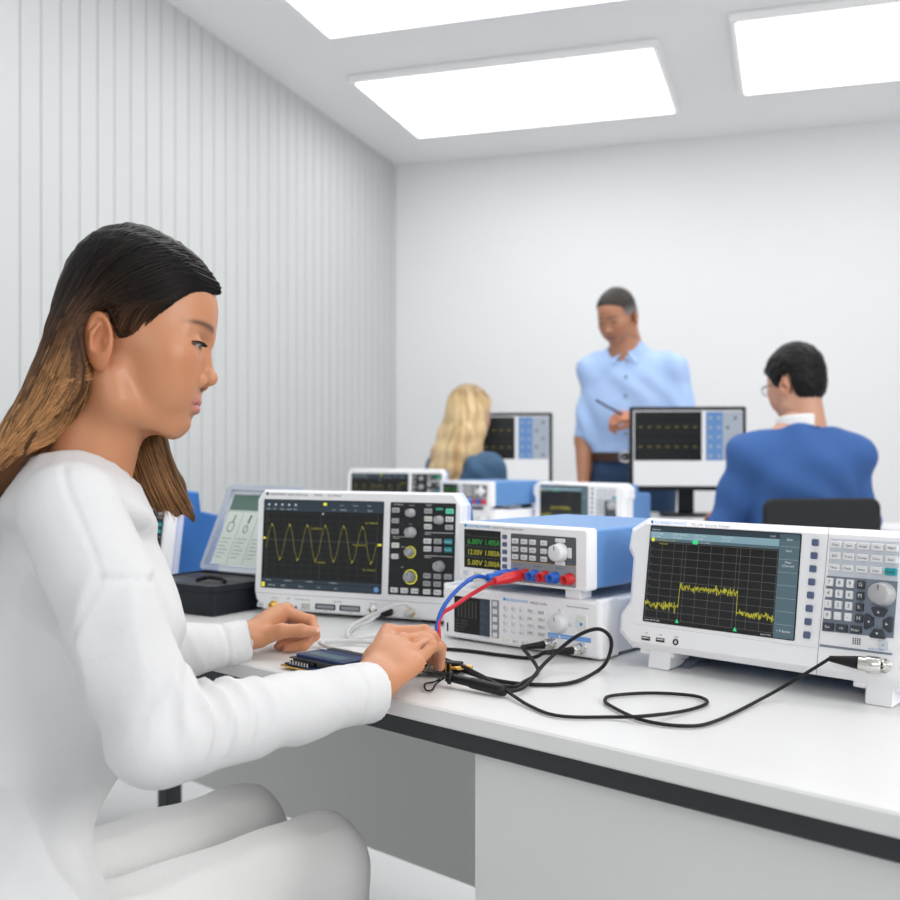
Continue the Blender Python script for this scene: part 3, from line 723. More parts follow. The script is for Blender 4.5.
# analyser input cable
c0, c1, c2 = wp(a1, .3500, -.014, .0240), wp(a1, .326, -.021, .0242), wp(a1, .294, -.025, .0246)
pts = [c2, at(803, 675, 1.245), tp(765, 697, .746), tp(716, 721, Z), tp(684, 726, Z), tp(642, 720, Z), tp(611, 706, Z), tp(605, 700, Z), tp(613, 695.5, Z), tp(652, 693, Z), tp(695, 696, Z), tp(707, 703, Z), tp(684, 711, Z), tp(645, 716, .748), tp(612, 717, Z), tp(560, 716, Z), tp(530, 706, Z), tp(505, 690, Z+.004), tp(482, 676, .752), tp(462, 666, .756), tp(442, 660, .752)]
cable('signal_cable', 'thin black cable looping over the white tabletop to the large spectrum analyser', pts, .0021, 'rub', ends=[('plug', c0, c1, .0100, .0082, 'metal'), ('strain_relief', c1, c2, .0082, .0036, 'rub')])
# probe on the table and its looped cable
pa, pb = tp(452, 678, .752), tp(505, 691, .748)
pts = [pb, tp(524, 687, .747), at(546, 662, 1.41), at(574, 638, 1.42), at(597, 629, 1.41), at(610, 637, 1.395), at(610, 653, 1.40), tp(600, 669, Z), tp(570, 683, Z), tp(523, 684, Z), tp(482, 677, Z), tp(455, 667, .750), tp(437, 656, .757)]
cable('oscilloscope_probe', 'black probe with ribbed grip lying right of the hand, its cable looped', pts, .0026, 'rub', 'probe', ends=[('probe_grip', pb, pa, .0070, .0055, 'blk'), ('probe_collar', pa, tp(446, 677, .753), .0085, .006, 'blk')])
mb = MB(); q = [tp(444, 678, .752), tp(436, 684, .744), tp(432, 690, .743), tp(426, 690, .743), tp(425, 684, .743), tp(434, 682, .744), tp(440, 679, .747)]
tag(MB().tube(smooth_path(q, 8), .0012, 'rub', 6).build('ground_lead'), 'short black wire loop on the tabletop just below the right hand', 'wire')
# generator cables
b0, b1, b2 = wp(g1, .2640, -.004, .0085), wp(g1, .2640, -.024, .0085), wp(g1, .235, -.052, .006)
cable('output_cable', 'black coaxial cable running flat in front of the white waveform generator', [b2, tp(530, 658, Z), tp(500, 655, Z), tp(470, 651, Z), tp(445, 649, Z), tp(415, 648, Z)], .0027, 'rub', ends=[('plug', b0, b1, .0078, .0068, 'metal'), ('strain_relief', b1, b2, .0062, .0034, 'rub')])
b0, b1, b2 = wp(g1, .2120, -.004, .0100), wp(g1, .2120, -.022, .0100), wp(g1, .196, -.052, .009)
cable('trigger_cable', 'black coaxial cable dropping from the left socket of the generator to the probe', [b2, tp(538, 670, .752), tp(524, 682, .748), tp(512, 687, .7455), tp(498, 684, .7435), tp(474, 672, .7435), tp(452, 662, .746), tp(438, 657, .748)], .0026, 'rub', ends=[('plug', b0, b1, .0075, .0066, 'metal'), ('strain_relief', b1, b2, .0060, .0033, 'rub')])
# banana leads from the supply
for k, (x, m, mc, nm) in enumerate(((.1177, 'bplug', 'bcab', 'blue'), (.1374, 'red', 'rcab', 'red'))):
    e0 = wp(p1, x, -.014, .0163); e1 = wp(p1, x-.012+.004*k, -.052-.012*k, .013-.002*k)
    pts = [e1, at(474-2*k, 577+17*k, 1.53), at(455-1*k, 592+14*k, 1.51), at(443, 608+5*k, 1.49), at(437.5+k, 624, 1.475), (-.020+.004*k, 1.46, .770), (-.030, 1.45, .7468)]
    cable('test_lead', f'{nm} test lead with {nm} plug arching from the power supply down to the hand', pts, .0031, mc, 'test lead', group='banana test leads', ends=[('plug', e0, e1, .0085, .0062, m)])
# grey leads in front of the oscilloscope
q0, q1 = wp(s1, .283, -.004, .0155), wp(s1, .278, -.034, .013)
pts = [q1, at(368, 622, 1.755), at(353, 629, 1.74), tp(349, 635, .7465), tp(354, 638, .7465), tp(372, 636, .7475), tp(392, 634, .7475), tp(415, 634, .7475)]
cable('probe_lead', 'light grey probe lead with black plug curling below the oscilloscope', pts, .0030, 'gcab', group='grey probe leads', ends=[('plug', q0, q1, .0082, .0062, 'blk')])
q0, q1 = wp(s1, .3211, -.004, .0150), wp(s1, .3211, -.020, .0140)
pts = [q1, at(414, 609, 1.70), at(404, 604, 1.70), at(388, 608, 1.70), at(368, 617, 1.70), at(352, 626, 1.69), at(347, 634, 1.66), tp(352, 640, .7475), tp(375, 642, .7475), tp(398, 641, .7475)]
cable('probe_lead', 'light grey probe lead from the right brass socket of the oscilloscope', pts, .0030, 'gcab', group='grey probe leads', ends=[('plug', q0, q1, .0072, .0055, 'gcab')])
pts = [tp(400, 645, .7470), tp(372, 642, .7470), tp(345, 641, .7470), tp(322, 642, .7470), tp(323, 645, .7470), tp(335, 649, .7470), tp(350, 651.5, .7500)]
cable('ribbon_lead', 'pale grey lead bent in a hairpin behind the circuit board', pts, .0034, 'gcab')

# monitors on the far table
def monitor(label, loc, yaw):
    t = thing('monitor', label, 'monitor', loc, (0, 0, R(yaw)), 'desktop monitors')
    W, Hh, z0 = .436, .320, .100
    mb = MB(); mb.prism(rr(-W/2, z0, W/2, z0+Hh, .006, 2), 0, .045, 'blk', 'y', .002, .012); mb.build('housing', t)
    X0, X1, Z0, Z1 = -W/2+.014, W/2-.014, z0+.018, z0+Hh-.014
    mb = MB(); mb.prism([(X0, Z0), (X1, Z0), (X1, Z1), (X0, Z1)], -.0006, .001, 'slight')
    w, h = X1-X0, Z1-Z0; y = -.0009; zs = Z0+h*.335
    mb.flat([(X0+.004, zs), (X0+w*.63, zs), (X0+w*.63, Z1-.004), (X0+.004, Z1-.004)], y, 'scr')
    for k in range(2):
        zz = zs+h*(.18+.26*k)
        for j in range(7): mb.flat(rr(X0+.02+j*.034, zz, X0+.034+j*.034, zz+.003, 0), y-.0003, 'yeld')
    for k in range(6): mb.line([(X0+.01, zs+.012+k*.032), (X0+w*.62, zs+.012+k*.032)], .0008, y-.0003, 'gridf')
    mb.flat([(X0+w*.665, zs), (X1-.002, zs), (X1-.002, Z1-.004), (X0+w*.665, Z1-.004)], y, 'spale')
    mb.flat([(X0+w*.67, zs+.002), (X0+w*.82, zs+.002), (X0+w*.82, Z1-.006), (X0+w*.67, Z1-.006)], y-.0003, 'sblue')
    for i in range(2):
        for j in range(5): mb.flat(circ(X0+w*(.71+.075*i), zs+.018+j*.036, .006, 12), y-.0005, 'spale')
    for i in range(2):
        for j in range(5): mb.flat(circ(X0+w*(.865+.07*i), zs+.018+j*.036, .006, 12), y-.0005, 'grid' if (i+j) % 2 else 'spale')
    mb.build('screen', t)
    mb = MB(); mb.box(-.030, .030, .0455, .070, .012, .26, 'blk', .004); sd = mb.build('stand', t)
    mb = MB(); mb.prism(rr(-.100, -.02, .100, .125, .03, 4), 0, .0118, 'blk', 'z', 0, .003); mb.build('base', sd)
monitor('monitor with a dark scope screen between the standing man and the man in blue', (.905, 4.00, .785), -6)
monitor('monitor half hidden behind the blonde woman', (.235, 4.66, .785), -8)

# chairs
def chair(label, loc, yaw, back=True, m='fabk', seat_z=.435, kind='office_chair', low=.62, top=.90):
    t = thing(kind, label, 'chair', loc, (0, 0, R(yaw)))
    mb = MB(); mb.prism(rr(-.22, -.21, .22, .21, .07, 4), seat_z-.06, seat_z, m, 'z', .012, .018); mb.build('seat', t)
    mb = MB(); mb.cyl((0, 0, .12), (0, 0, 1), .028, seat_z-.181, 'blk', 16); mb.build('column', t)
    for k in range(5):
        a = 2*math.pi*k/5; mb = MB(); d = Vector((math.cos(a), math.sin(a), 0))
        mb.tube([d*.02+Vector((0, 0, .13)), d*.27+Vector((0, 0, .075))], [.026, .016], 'blk', 8); lg = mb.build('leg', t)
        mb = MB(); n = Vector((-d.y, d.x, 0)); mb.cyl(d*.27+Vector((0, 0, .03))-n*.012, n, .03, .024, 'rub', 14, .004); mb.build('caster', lg)
    if back:
        mb = MB(); mb.prism(rr(-.185, low, .185, top, .03, 4), -.235, -.205, m, 'y', .006, .01)
        br = mb.build('backrest', t)
        mb = MB(); mb.tube(smooth_path([(0, -.10, seat_z-.07), (0, -.235, seat_z-.05), (0, -.262, seat_z+.06), (0, -.252, low+.12)], 6), .018, 'blk', 8); mb.build('back_bracket', br)
    return t
chair('black office chair carrying the man in the blue sweater', (1.085, 3.37, 0), 8, top=.895)
chair('black office chair under the blonde woman', (.065, 4.47, 0), -42, low=.58, top=.72)
chair('round-cornered lab stool under the woman in white', (-.515, 1.115, 0), -42.6, back=False, kind='lab_stool', seat_z=.405)

# ------------------------------------------------------------------ sculpting by smooth implicit shapes
class SDF:
    def __init__(s, lo, hi, h):
        s.lo = np.array(lo, float); s.h = h
        s.n = [int(math.ceil((hi[i]-lo[i])/h))+1 for i in range(3)]
        s.ax = [(s.lo[i]+h*np.arange(s.n[i])).astype(np.float32) for i in range(3)]
        s.F = np.full(s.n, 1., np.float32)
    def sl(s, lo, hi):
        o = []
        for i in range(3):
            a = max(0, int((lo[i]-s.lo[i])/s.h)-1); b = min(s.n[i], int((hi[i]-s.lo[i])/s.h)+3)
            if b <= a: return None
            o.append(slice(a, b))
        return tuple(o)
    def grid(s, q): return s.ax[0][q[0]][:, None, None], s.ax[1][q[1]][None, :, None], s.ax[2][q[2]][None, None, :]
    def comb(s, q, d, k, op):
        A = s.F[q]
        if op == 'u':
            hh = np.maximum(k-np.abs(A-d), 0)/k; s.F[q] = np.minimum(A, d)-hh*hh*k*.25
        elif op == 's':
            d = -d; hh = np.maximum(k-np.abs(A-d), 0)/k; s.F[q] = np.maximum(A, d)+hh*hh*k*.25
        elif op == 'i':
            hh = np.maximum(k-np.abs(A-d), 0)/k; s.F[q] = np.maximum(A, d)+hh*hh*k*.25
    def cap(s, a, b, ra, rb=None, k=.01, op='u'):
        rb = ra if rb is None else rb
        a, b = np.array(a, float), np.array(b, float); r = max(ra, rb)+k+3*s.h
        q = s.sl(np.minimum(a, b)-r, np.maximum(a, b)+r)
        if q is None: return s
        X, Y, Z = s.grid(q); d = b-a; L = max(d.dot(d), 1e-12)
        t = np.clip(((X-a[0])*d[0]+(Y-a[1])*d[1]+(Z-a[2])*d[2])/L, 0, 1)
        D = np.sqrt((X-a[0]-t*d[0])**2+(Y-a[1]-t*d[1])**2+(Z-a[2]-t*d[2])**2)-(ra+(rb-ra)*t)
        s.comb(q, D.astype(np.float32), k, op); return s
    def ell(s, c, r, k=.01, op='u', rot=None):
        c = np.array(c, float); m = max(r)+k+3*s.h
        q = s.sl(c-m, c+m)
        if q is None: return s
        X, Y, Z = s.grid(q); X, Y, Z = X-c[0], Y-c[1], Z-c[2]
        if rot is not None:
            Rm = np.array(rot).T
            X, Y, Z = (Rm[0, 0]*X+Rm[0, 1]*Y+Rm[0, 2]*Z, Rm[1, 0]*X+Rm[1, 1]*Y+Rm[1, 2]*Z, Rm[2, 0]*X+Rm[2, 1]*Y+Rm[2, 2]*Z)
        k0 = np.sqrt((X/r[0])**2+(Y/r[1])**2+(Z/r[2])**2); k1 = np.sqrt((X/r[0]**2)**2+(Y/r[1]**2)**2+(Z/r[2]**2)**2)+1e-9
        s.comb(q, (k0*(k0-1)/k1).astype(np.float32), k, op); return s
    def chain(s, pts, rs, k=.01, op='u'):
        for i in range(len(pts)-1): s.cap(pts[i], pts[i+1], rs[i], rs[i+1], k, op)
        return s
    def cut(s, p, n, lo=None, hi=None, k=.001, sub=False):
        lo = s.lo if lo is None else lo; hi = s.lo+np.array(s.n)*s.h if hi is None else hi
        q = s.sl(lo, hi)
        if q is None: return s
        X, Y, Z = s.grid(q); n = np.array(n, float); n = n/np.linalg.norm(n)
        s.comb(q, ((X-p[0])*n[0]+(Y-p[1])*n[1]+(Z-p[2])*n[2]).astype(np.float32), k, 'i'); return s
    def poly_xz(s, pl, k=.002):
        # keep only what lies inside a polygon of the x-z plane
        X, Z = np.meshgrid(s.ax[0], s.ax[2], indexing='ij'); d = np.full(X.shape, 1e9); ins = np.zeros(X.shape, bool)
        for i in range(len(pl)):
            (ax, az), (bx, bz) = pl[i-1], pl[i]; ex, ez = bx-ax, bz-az
            t = np.clip(((X-ax)*ex+(Z-az)*ez)/(ex*ex+ez*ez+1e-12), 0, 1)
            d = np.minimum(d, np.hypot(X-ax-t*ex, Z-az-t*ez))
            c = ((az > Z) != (bz > Z)) & (X < (bx-ax)*(Z-az)/(bz-az+1e-12)+ax); ins ^= c
        d = np.where(ins, -d, d).astype(np.float32)[:, None, :]
        hh = np.maximum(k-np.abs(s.F-d), 0)/k; s.F = np.maximum(s.F, d)+hh*hh*k*.25
        return s
    def mesh(s, relax=1):
        F = np.pad(s.F, 1, constant_values=1.); lo = s.lo-s.h; h = s.h
        S = F < 0
        n = np.array(F.shape)-1
        c = [S[dx:dx+n[0], dy:dy+n[1], dz:dz+n[2]] for dx in (0, 1) for dy in (0, 1) for dz in (0, 1)]
        al = c[0].copy(); an = c[0].copy()
        for x in c[1:]: al &= x; an |= x
        cell = an & ~al
        idx = np.full(cell.shape, -1, np.int64); ii = np.argwhere(cell); idx[cell] = np.arange(len(ii))
        vals = np.stack([F[ii[:, 0]+dx, ii[:, 1]+dy, ii[:, 2]+dz] for dx in (0, 1) for dy in (0, 1) for dz in (0, 1)], 1)
        off = np.array([(dx, dy, dz) for dx in (0, 1) for dy in (0, 1) for dz in (0, 1)], float)
        acc = np.zeros((len(ii), 3)); cnt = np.zeros(len(ii))
        for a in range(8):
            for b in range(a+1, 8):
                if np.abs(off[a]-off[b]).sum() != 1: continue
                fa, fb = vals[:, a], vals[:, b]; m = (fa < 0) != (fb < 0)
                t = np.where(m, fa/np.where(m, fa-fb, 1), 0)
                acc += np.where(m[:, None], off[a]+t[:, None]*(off[b]-off[a]), 0); cnt += m
        V = lo+h*(ii+acc/np.maximum(cnt, 1)[:, None])
        faces = []
        for d in range(3):
            u, w = (d+1) % 3, (d+2) % 3
            sa = [slice(1, -1)]*3; sb = [slice(1, -1)]*3; sa[d] = slice(0, -1); sb[d] = slice(1, None)
            A, B = S[tuple(sa)], S[tuple(sb)]
            e = np.argwhere(A != B); base = e.copy()
            for i in range(3):
                if i != d: base[:, i] += 1
            fl = A[tuple(e.T)]
            def cid(du, dw):
                q = base.copy(); q[:, u] += du; q[:, w] += dw; return idx[q[:, 0], q[:, 1], q[:, 2]]
            Q = np.stack([cid(-1, -1), cid(0, -1), cid(0, 0), cid(-1, 0)], 1)
            Q[~fl] = Q[~fl][:, ::-1]; faces.append(Q)
        Fq = np.concatenate(faces); Fq = Fq[(Fq >= 0).all(1)]
        for _ in range(relax):
            sm = np.zeros_like(V); ct = np.zeros(len(V))
            for i in range(4):
                a, b = Fq[:, i], Fq[:, (i+1) % 4]
                for j in range(3): sm[:, j] += np.bincount(a, V[b, j], len(V))+np.bincount(b, V[a, j], len(V))
                ct += np.bincount(a, minlength=len(V))+np.bincount(b, minlength=len(V))
            V = V*.6+.4*sm/np.maximum(ct, 1)[:, None]
        return V, Fq

def vnormals(V, Fq):
    a = V[Fq[:, 2]]-V[Fq[:, 0]]; b = V[Fq[:, 3]]-V[Fq[:, 1]]; n = np.cross(a, b); N = np.zeros_like(V)
    for i in range(4):
        for j in range(3): N[:, j] += np.bincount(Fq[:, i], n[:, j], len(V))
    return N/np.maximum(np.linalg.norm(N, axis=1), 1e-12)[:, None]
_lat = np.random.RandomState(5).rand(64, 64, 64)
def vnoise(P):
    i = np.floor(P).astype(int); f = P-i; f = f*f*(3-2*f); o = 0
    for dx in (0, 1):
        for dy in (0, 1):
            for dz in (0, 1):
                w = (f[:, 0] if dx else 1-f[:, 0])*(f[:, 1] if dy else 1-f[:, 1])*(f[:, 2] if dz else 1-f[:, 2])
                o = o+w*_lat[(i[:, 0]+dx) % 64, (i[:, 1]+dy) % 64, (i[:, 2]+dz) % 64]
    return o*2-1
def sstep(a, b, x):
    t = np.clip((x-a)/(b-a), 0, 1); return t*t*(3-2*t)

def make_obj(name, parts, m, parent=None, label=None):
    """parts: list of (V, Fq, colours or None) joined as one mesh"""
    vs, fs, cs = [], [], []; o = 0
    for V, Fq, C in parts:
        vs.append(V); fs.append(Fq+o); o += len(V); cs.append(C if C is not None else np.full((len(V), 3), .8))
    V, Fq, C = np.concatenate(vs), np.concatenate(fs), np.concatenate(cs)
    me = bpy.data.meshes.new(name)
    me.vertices.add(len(V)); me.vertices.foreach_set('co', V.astype(np.float32).ravel())
    k = Fq.shape[1]
    me.loops.add(len(Fq)*k); me.loops.foreach_set('vertex_index', Fq.astype(np.int32).ravel())
    me.polygons.add(len(Fq)); me.polygons.foreach_set('loop_start', (np.arange(len(Fq))*k).astype(np.int32))
    me.polygons.foreach_set('use_smooth', np.ones(len(Fq), bool))
    at_ = me.attributes.new('tint', 'FLOAT_COLOR', 'POINT')
    at_.data.foreach_set('color', np.concatenate([C, np.ones((len(C), 1))], 1).astype(np.float32).ravel())
    me.materials.append(m); me.update(); me.validate()
    ob = bpy.data.objects.new(name, me); COL.objects.link(ob)
    if parent is not None: ob.parent = parent
    if label: ob['label'] = label
    return ob

def rotz(a): c, s_ = math.cos(a), math.sin(a); return np.array([[c, -s_, 0], [s_, c, 0], [0, 0, 1]])
def roty(a): c, s_ = math.cos(a), math.sin(a); return np.array([[c, 0, s_], [0, 1, 0], [-s_, 0, c]])

# ------------------------------------------------------------------ head (metres; x forward, y left, z up, origin between the ears)
def head(h, skin, male=False, lip=(.50, .17, .14), brow=(.03, .018, .012), eyes=True, neck=(( -.012, 0, -.04), (-.037, .006, -.145)), nr=.054):
    S = SDF((-.105, -.098, -.165), (.135, .098, .14), h)
    S.ell((.012, 0, .048), (.082, .071, .084), .01)
    S.ell((.056, 0, .046), (.0645, .059, .062), .02)
    S.ell((.048, 0, -.010), (.057, .061, .064), .03)
    for s in (-1, 1):
        S.ell((.066, s*.040, -.014), (.030, .024, .024), .02)
        S.ell((.060, s*.028, -.048), (.034, .027, .034), .025)
        S.chain([(.004, s*.050, -.040), (.010, s*.049, -.066), (.064, s*.016, -.089)], [.017, .016, .012], .016)
        S.cap((.102, s*.010, .014), (.088, s*.042, .019), .0065, .004, .018)
    S.ell((.068, 0, -.085), (.017, .020, .0155), .016)
    S.ell((.073, 0, -.063), (.021, .0255, .023), .018)
    S.cap(neck[0], neck[1], nr, nr, .03)
    # sockets, eyeballs, lids
    for s in (-1, 1):
        S.ell((.109, s*.031, .004), (.009, .017, .0100), .012, 's')
        S.ell((.0895, s*.0315, .0025), (.0145, .0165, .0135), .004)
        S.chain([(.1015, s*.0200, .0012), (.1030, s*.0315, .0030), (.0925, s*.0470, .0012)], [.0022, .0026, .0018], .003)       # upper lid edge
        S.chain([(.1005, s*.0210, -.0055), (.1015, s*.0310, -.0072), (.0925, s*.0450, -.0045)], [.0016, .0020, .0014], .003)     # lower lid edge
        S.chain([(.1035, s*.0220, -.0028), (.1050, s*.0310, -.0024), (.0960, s*.0440, -.0016)], [.0012, .0014, .0010], .002, 's')
    # nose
    S.chain([(.0985, 0, .006), (.1030, 0, -.010), (.1110, 0, -.031)], [.0055, .0062, .0080], .010)
    S.ell((.1105, 0, -.0335), (.0095, .0092, .0080), .006)
    for s in (-1, 1):
        S.ell((.0990, s*.0130, -.0385), (.0100, .0068, .0080), .004)
        S.ell((.1045, s*.0065, -.0465), (.0050, .0028, .0030), .003, 's')
        S.chain([(.0960, s*.0205, -.030), (.0895, s*.0205, -.039), (.0930, s*.0190, -.0475)], [.0020, .0026, .0020], .005, 's')
    # lips
    for s in (-1, 1):
        S.chain([(.0955, s*.0015, -.0600), (.0940, s*.010, -.0595), (.0780, s*.0245, -.0640)], [.0046, .0052, .0022], .004)
        S.chain([(.0935, 0, -.0700), (.0920, s*.009, -.0700), (.0780, s*.0235, -.0655)], [.0056, .0055, .0022], .004)
        S.chain([(.0990, 0, -.0650), (.0960, s*.011, -.0650), (.0810, s*.0250, -.0650)], [.0010, .0010, .0012], .003, 's')
    S.ell((.0930, 0, -.0795), (.0055, .016, .0045), .008, 's')
    S.cap((.1015, 0, -.049), (.0990, 0, -.056), .0018, .0018, .004, 's')
    # ears
    for s in (-1, 1):
        rt = rotz(s*R(22)) @ roty(R(-7))
        S.ell((-.006, s*.075, -.003), (.0190, .0068, .031), .005, 'u', rt)
        S.ell((-.004, s*.073, -.026), (.010, .005, .012), .006, 'u', rt)
        S.ell((-.0045, s*.0830, .001), (.0120, .0080, .0205), .003, 's', rt)
        S.chain([(-.014, s*.0775, -.014), (-.0125, s*.0785, .002), (-.006, s*.0770, .012)], [.0026, .0030, .0024], .003)
        S.ell((.0035, s*.077, -.007), (.0045, .004, .0065), .003)
    V, Fq = S.mesh(1 if h < .003 else 2)
    x, y, z = V.T; ay = np.abs(y)
    C = np.tile(np.array(skin, float), (len(V), 1))
    def mix(w, c):
        nonlocal C; C = C*(1-w[:, None])+np.array(c)*w[:, None]
    # cheeks and nose slightly redder skin
    mix(.30*np.exp(-(((x-.085)/.03)**2+((ay-.045)/.02)**2+((z+.025)/.02)**2)), (skin[0]*1.02, skin[1]*.72, skin[2]*.62))
    mix(.45*sstep(.066, .074, ay)*sstep(-.04, -.03, x)*(x < .02)*(np.abs(z) < .04), (skin[0]*.95, skin[1]*.68, skin[2]*.55))
    # lips
    lz = (z+.0650); lw = sstep(.0030, -.0015, np.abs(lz)-.0095*np.clip(1-(ay/.0290)**2, 0, 1))*(ay < .0285)*sstep(.072, .077, x)
    mix(np.clip(lw, 0, 1)*.85, lip)
    mix(.8*np.exp(-(lz/.0010)**2)*(ay < .0265)*(x > .076), (lip[0]*.45, lip[1]*.35, lip[2]*.35))
    # nostrils
    mix(np.exp(-(((ay-.0072)/.0036)**2+((z+.0455)/.0028)**2))*(x > .098)*(x < .110), (.06, .02, .015))
    # brows
    bl = sstep(.008, .014, ay)*sstep(.058, .044, ay); bz = .0200+.0040*np.sin(np.clip((ay-.01)/.045, 0, 1)*2.4)
    mix(.88*bl*np.exp(-((z-bz)/(.0042-.04*np.clip(ay-.012, 0, .05)))**2)*(x > .06), brow)
    if eyes:
        ez = -.0024+.0006*np.clip((ay-.022)/.02, 0, 1); er = np.sqrt(np.clip(1-((ay-.0325)/.0112)**2, 0, 1))
        w = sstep(.6, -.2, (np.abs(z-ez)-.0030*er)/.0012)*(np.abs(ay-.0325) < .0125)*(x > .085)
        mix(np.clip(w, 0, 1), (.42, .36, .32))
        mix(np.clip(w, 0, 1)*sstep(.0052, .0042, np.abs(ay-.0300)), (.015, .008, .006))
        l = np.exp(-((z-(ez+.0034*er+.0006))/.0018)**4)*(np.abs(ay-.0340) < .0150)*(x > .080); mix(.97*np.clip(l, 0, 1), (.006, .004, .004))
        l = np.exp(-((z-(ez-.0032*er))/.0009)**2)*(np.abs(ay-.0335) < .0115)*(x > .083); mix(.55*np.clip(l, 0, 1), (.05, .02, .015))
    return V, Fq, C

def rotx(a): c, s_ = math.cos(a), math.sin(a); return np.array([[1, 0, 0], [0, c, -s_], [0, s_, c]])
def place(V, O, yaw, pitch=0, sc=1., roll=0):
    return (V*np.array(sc)) @ (rotz(yaw) @ roty(pitch) @ rotx(roll)).T + np.array(O)

SKINM = mat('skin', (.6, .4, .3), .42, tint=True, vary=.03, vscale=60, sss=.12)
HAIRM = mat('hair', (.05, .03, .02), .45, tint=True, vary=.10, vscale=40, spec=.16)
def cloth(name, rgb, bump=.35, bscale=700, vary=.03, rough=.85, bdist=.002): return mat(name, rgb, rough, bump=bump, bscale=bscale, vary=vary, vscale=20, bdist=bdist)

def hand(S, W, mcps, fingers, thumb, palm_r=.0125, fr=(.0092, .0082, .0074, .0062), fore=None):
    """W wrist centre, mcps 4 knuckles, fingers 4 lists (pip, dip, tip), thumb (cmc, mcp, ip, tip)"""
    W = np.array(W); mc = [np.array(m) for m in mcps]
    across = (mc[0]-mc[3]); across /= np.linalg.norm(across)
    for i, m in enumerate(mc):
        w = W+across*(.016-.011*i)
        S.cap(w, m, palm_r*1.15, palm_r*.92, .012)
    S.cap((mc[0]+mc[1]+W)/3, (mc[2]+mc[3]+W)/3, .0135, .0125, .012)
    for i, m in enumerate(mc):
        sc = (1., 1.04, .98, .86)[i]
        P = [m]+[np.array(p) for p in fingers[i]]
        for j in range(3): S.cap(P[j], P[j+1], fr[j]*sc, fr[j+1]*sc, .0035)
        for j in (0, 1): S.ell(P[j], (fr[j]*sc*1.08,)*3, .003)
    T = [np.array(p) for p in thumb]
    S.cap(T[0], (mc[0]+W)/2, .0135, .0125, .012)
    for j, (ra, rb) in enumerate(((.0140, .0108), (.0102, .0092), (.0090, .0070))): S.cap(T[j], T[j+1], ra, rb, .005)
    if fore is not None:
        f = np.array(fore)
        for o in (-.012, .012): S.cap(W+across*o*.8, f+across*o, .0165, .0185, .014)
    return S

# ------------------------------------------------------------------ the woman in the foreground
def strands(name, guides, field, parent, m, count, col, r=.0006, jitter=.004, lift=.0015, seed=1, nseg=22, side=-1):
    """guides: list of x-z polylines running from root to tip, neighbours adjacent; draped over the surface function field(x, z) -> y"""
    rnd = np.random.RandomState(seed); G_ = []
    for g in guides:
        p = np.array([tuple(q)[:2] for q in [(a.x, a.z) for a in smooth_path([(u, 0, v) for u, v in g], 8)]])
        d = np.r_[0, np.cumsum(np.hypot(*np.diff(p, axis=0).T))]; d /= d[-1]
        t = np.linspace(0, 1, nseg); G_.append(np.stack([np.interp(t, d, p[:, 0]), np.interp(t, d, p[:, 1])], 1))
    G_ = np.array(G_); Vs, Fs, Cs = [], [], []; o = 0
    t = np.linspace(0, 1, nseg)
    for i in range(count):
        u = rnd.rand()*(len(G_)-1); a = int(u); f = u-a
        p = G_[a]*(1-f)+G_[a+1]*f
        j = rnd.randn(2)*jitter; ph = rnd.rand(3)*6.3
        p = p+j*(.3+.7*t[:, None])+np.stack([np.sin(t*5+ph[0]), np.cos(t*6+ph[1])], 1)*jitter*.35*t[:, None]
        e = int(nseg*(1-.12*rnd.rand())); p = p[:max(e, 8)]; n = len(p)
        y = field(p[:, 0], p[:, 1])+side*(lift*rnd.rand()+.0006)
        P = np.stack([p[:, 0], y, p[:, 1]], 1)
        T = np.gradient(P, axis=0); T /= np.linalg.norm(T, axis=1)[:, None]+1e-9
        up = np.array([0, side, 0.]); B = np.cross(T, up); B /= np.linalg.norm(B, axis=1)[:, None]+1e-9; N = np.cross(B, T)
        rr_ = r*(.7+.6*rnd.rand())*np.clip(1.05-np.linspace(0, 1, n)**6, .15, 1)
        ring = [P+(B*math.cos(k*2.094)+N*math.sin(k*2.094))*rr_[:, None] for k in range(3)]
        V = np.stack(ring, 1).reshape(-1, 3)
        q = np.arange(n-1)[:, None]*3
        F3 = np.concatenate([np.concatenate([q+k, q+(k+1) % 3, q+3+(k+1) % 3, q+3+k], 1) for k in range(3)])
        cl = vnoise(np.array([[u*9+seed, 3.5, .5], [u*31+seed, 9.5, .5], [u*80, 1.5, .5]])); c = col(np.linspace(0, n/nseg, n), float(np.clip(.5+.55*cl[0]+.45*cl[1]+.25*cl[2]+.18*rnd.randn(), 0, 1)), P)
        Vs.append(V); Fs.append(F3+o); Cs.append(np.repeat(c, 3, 0)); o += len(V)
    return np.concatenate(Vs), np.concatenate(Fs), np.concatenate(Cs)

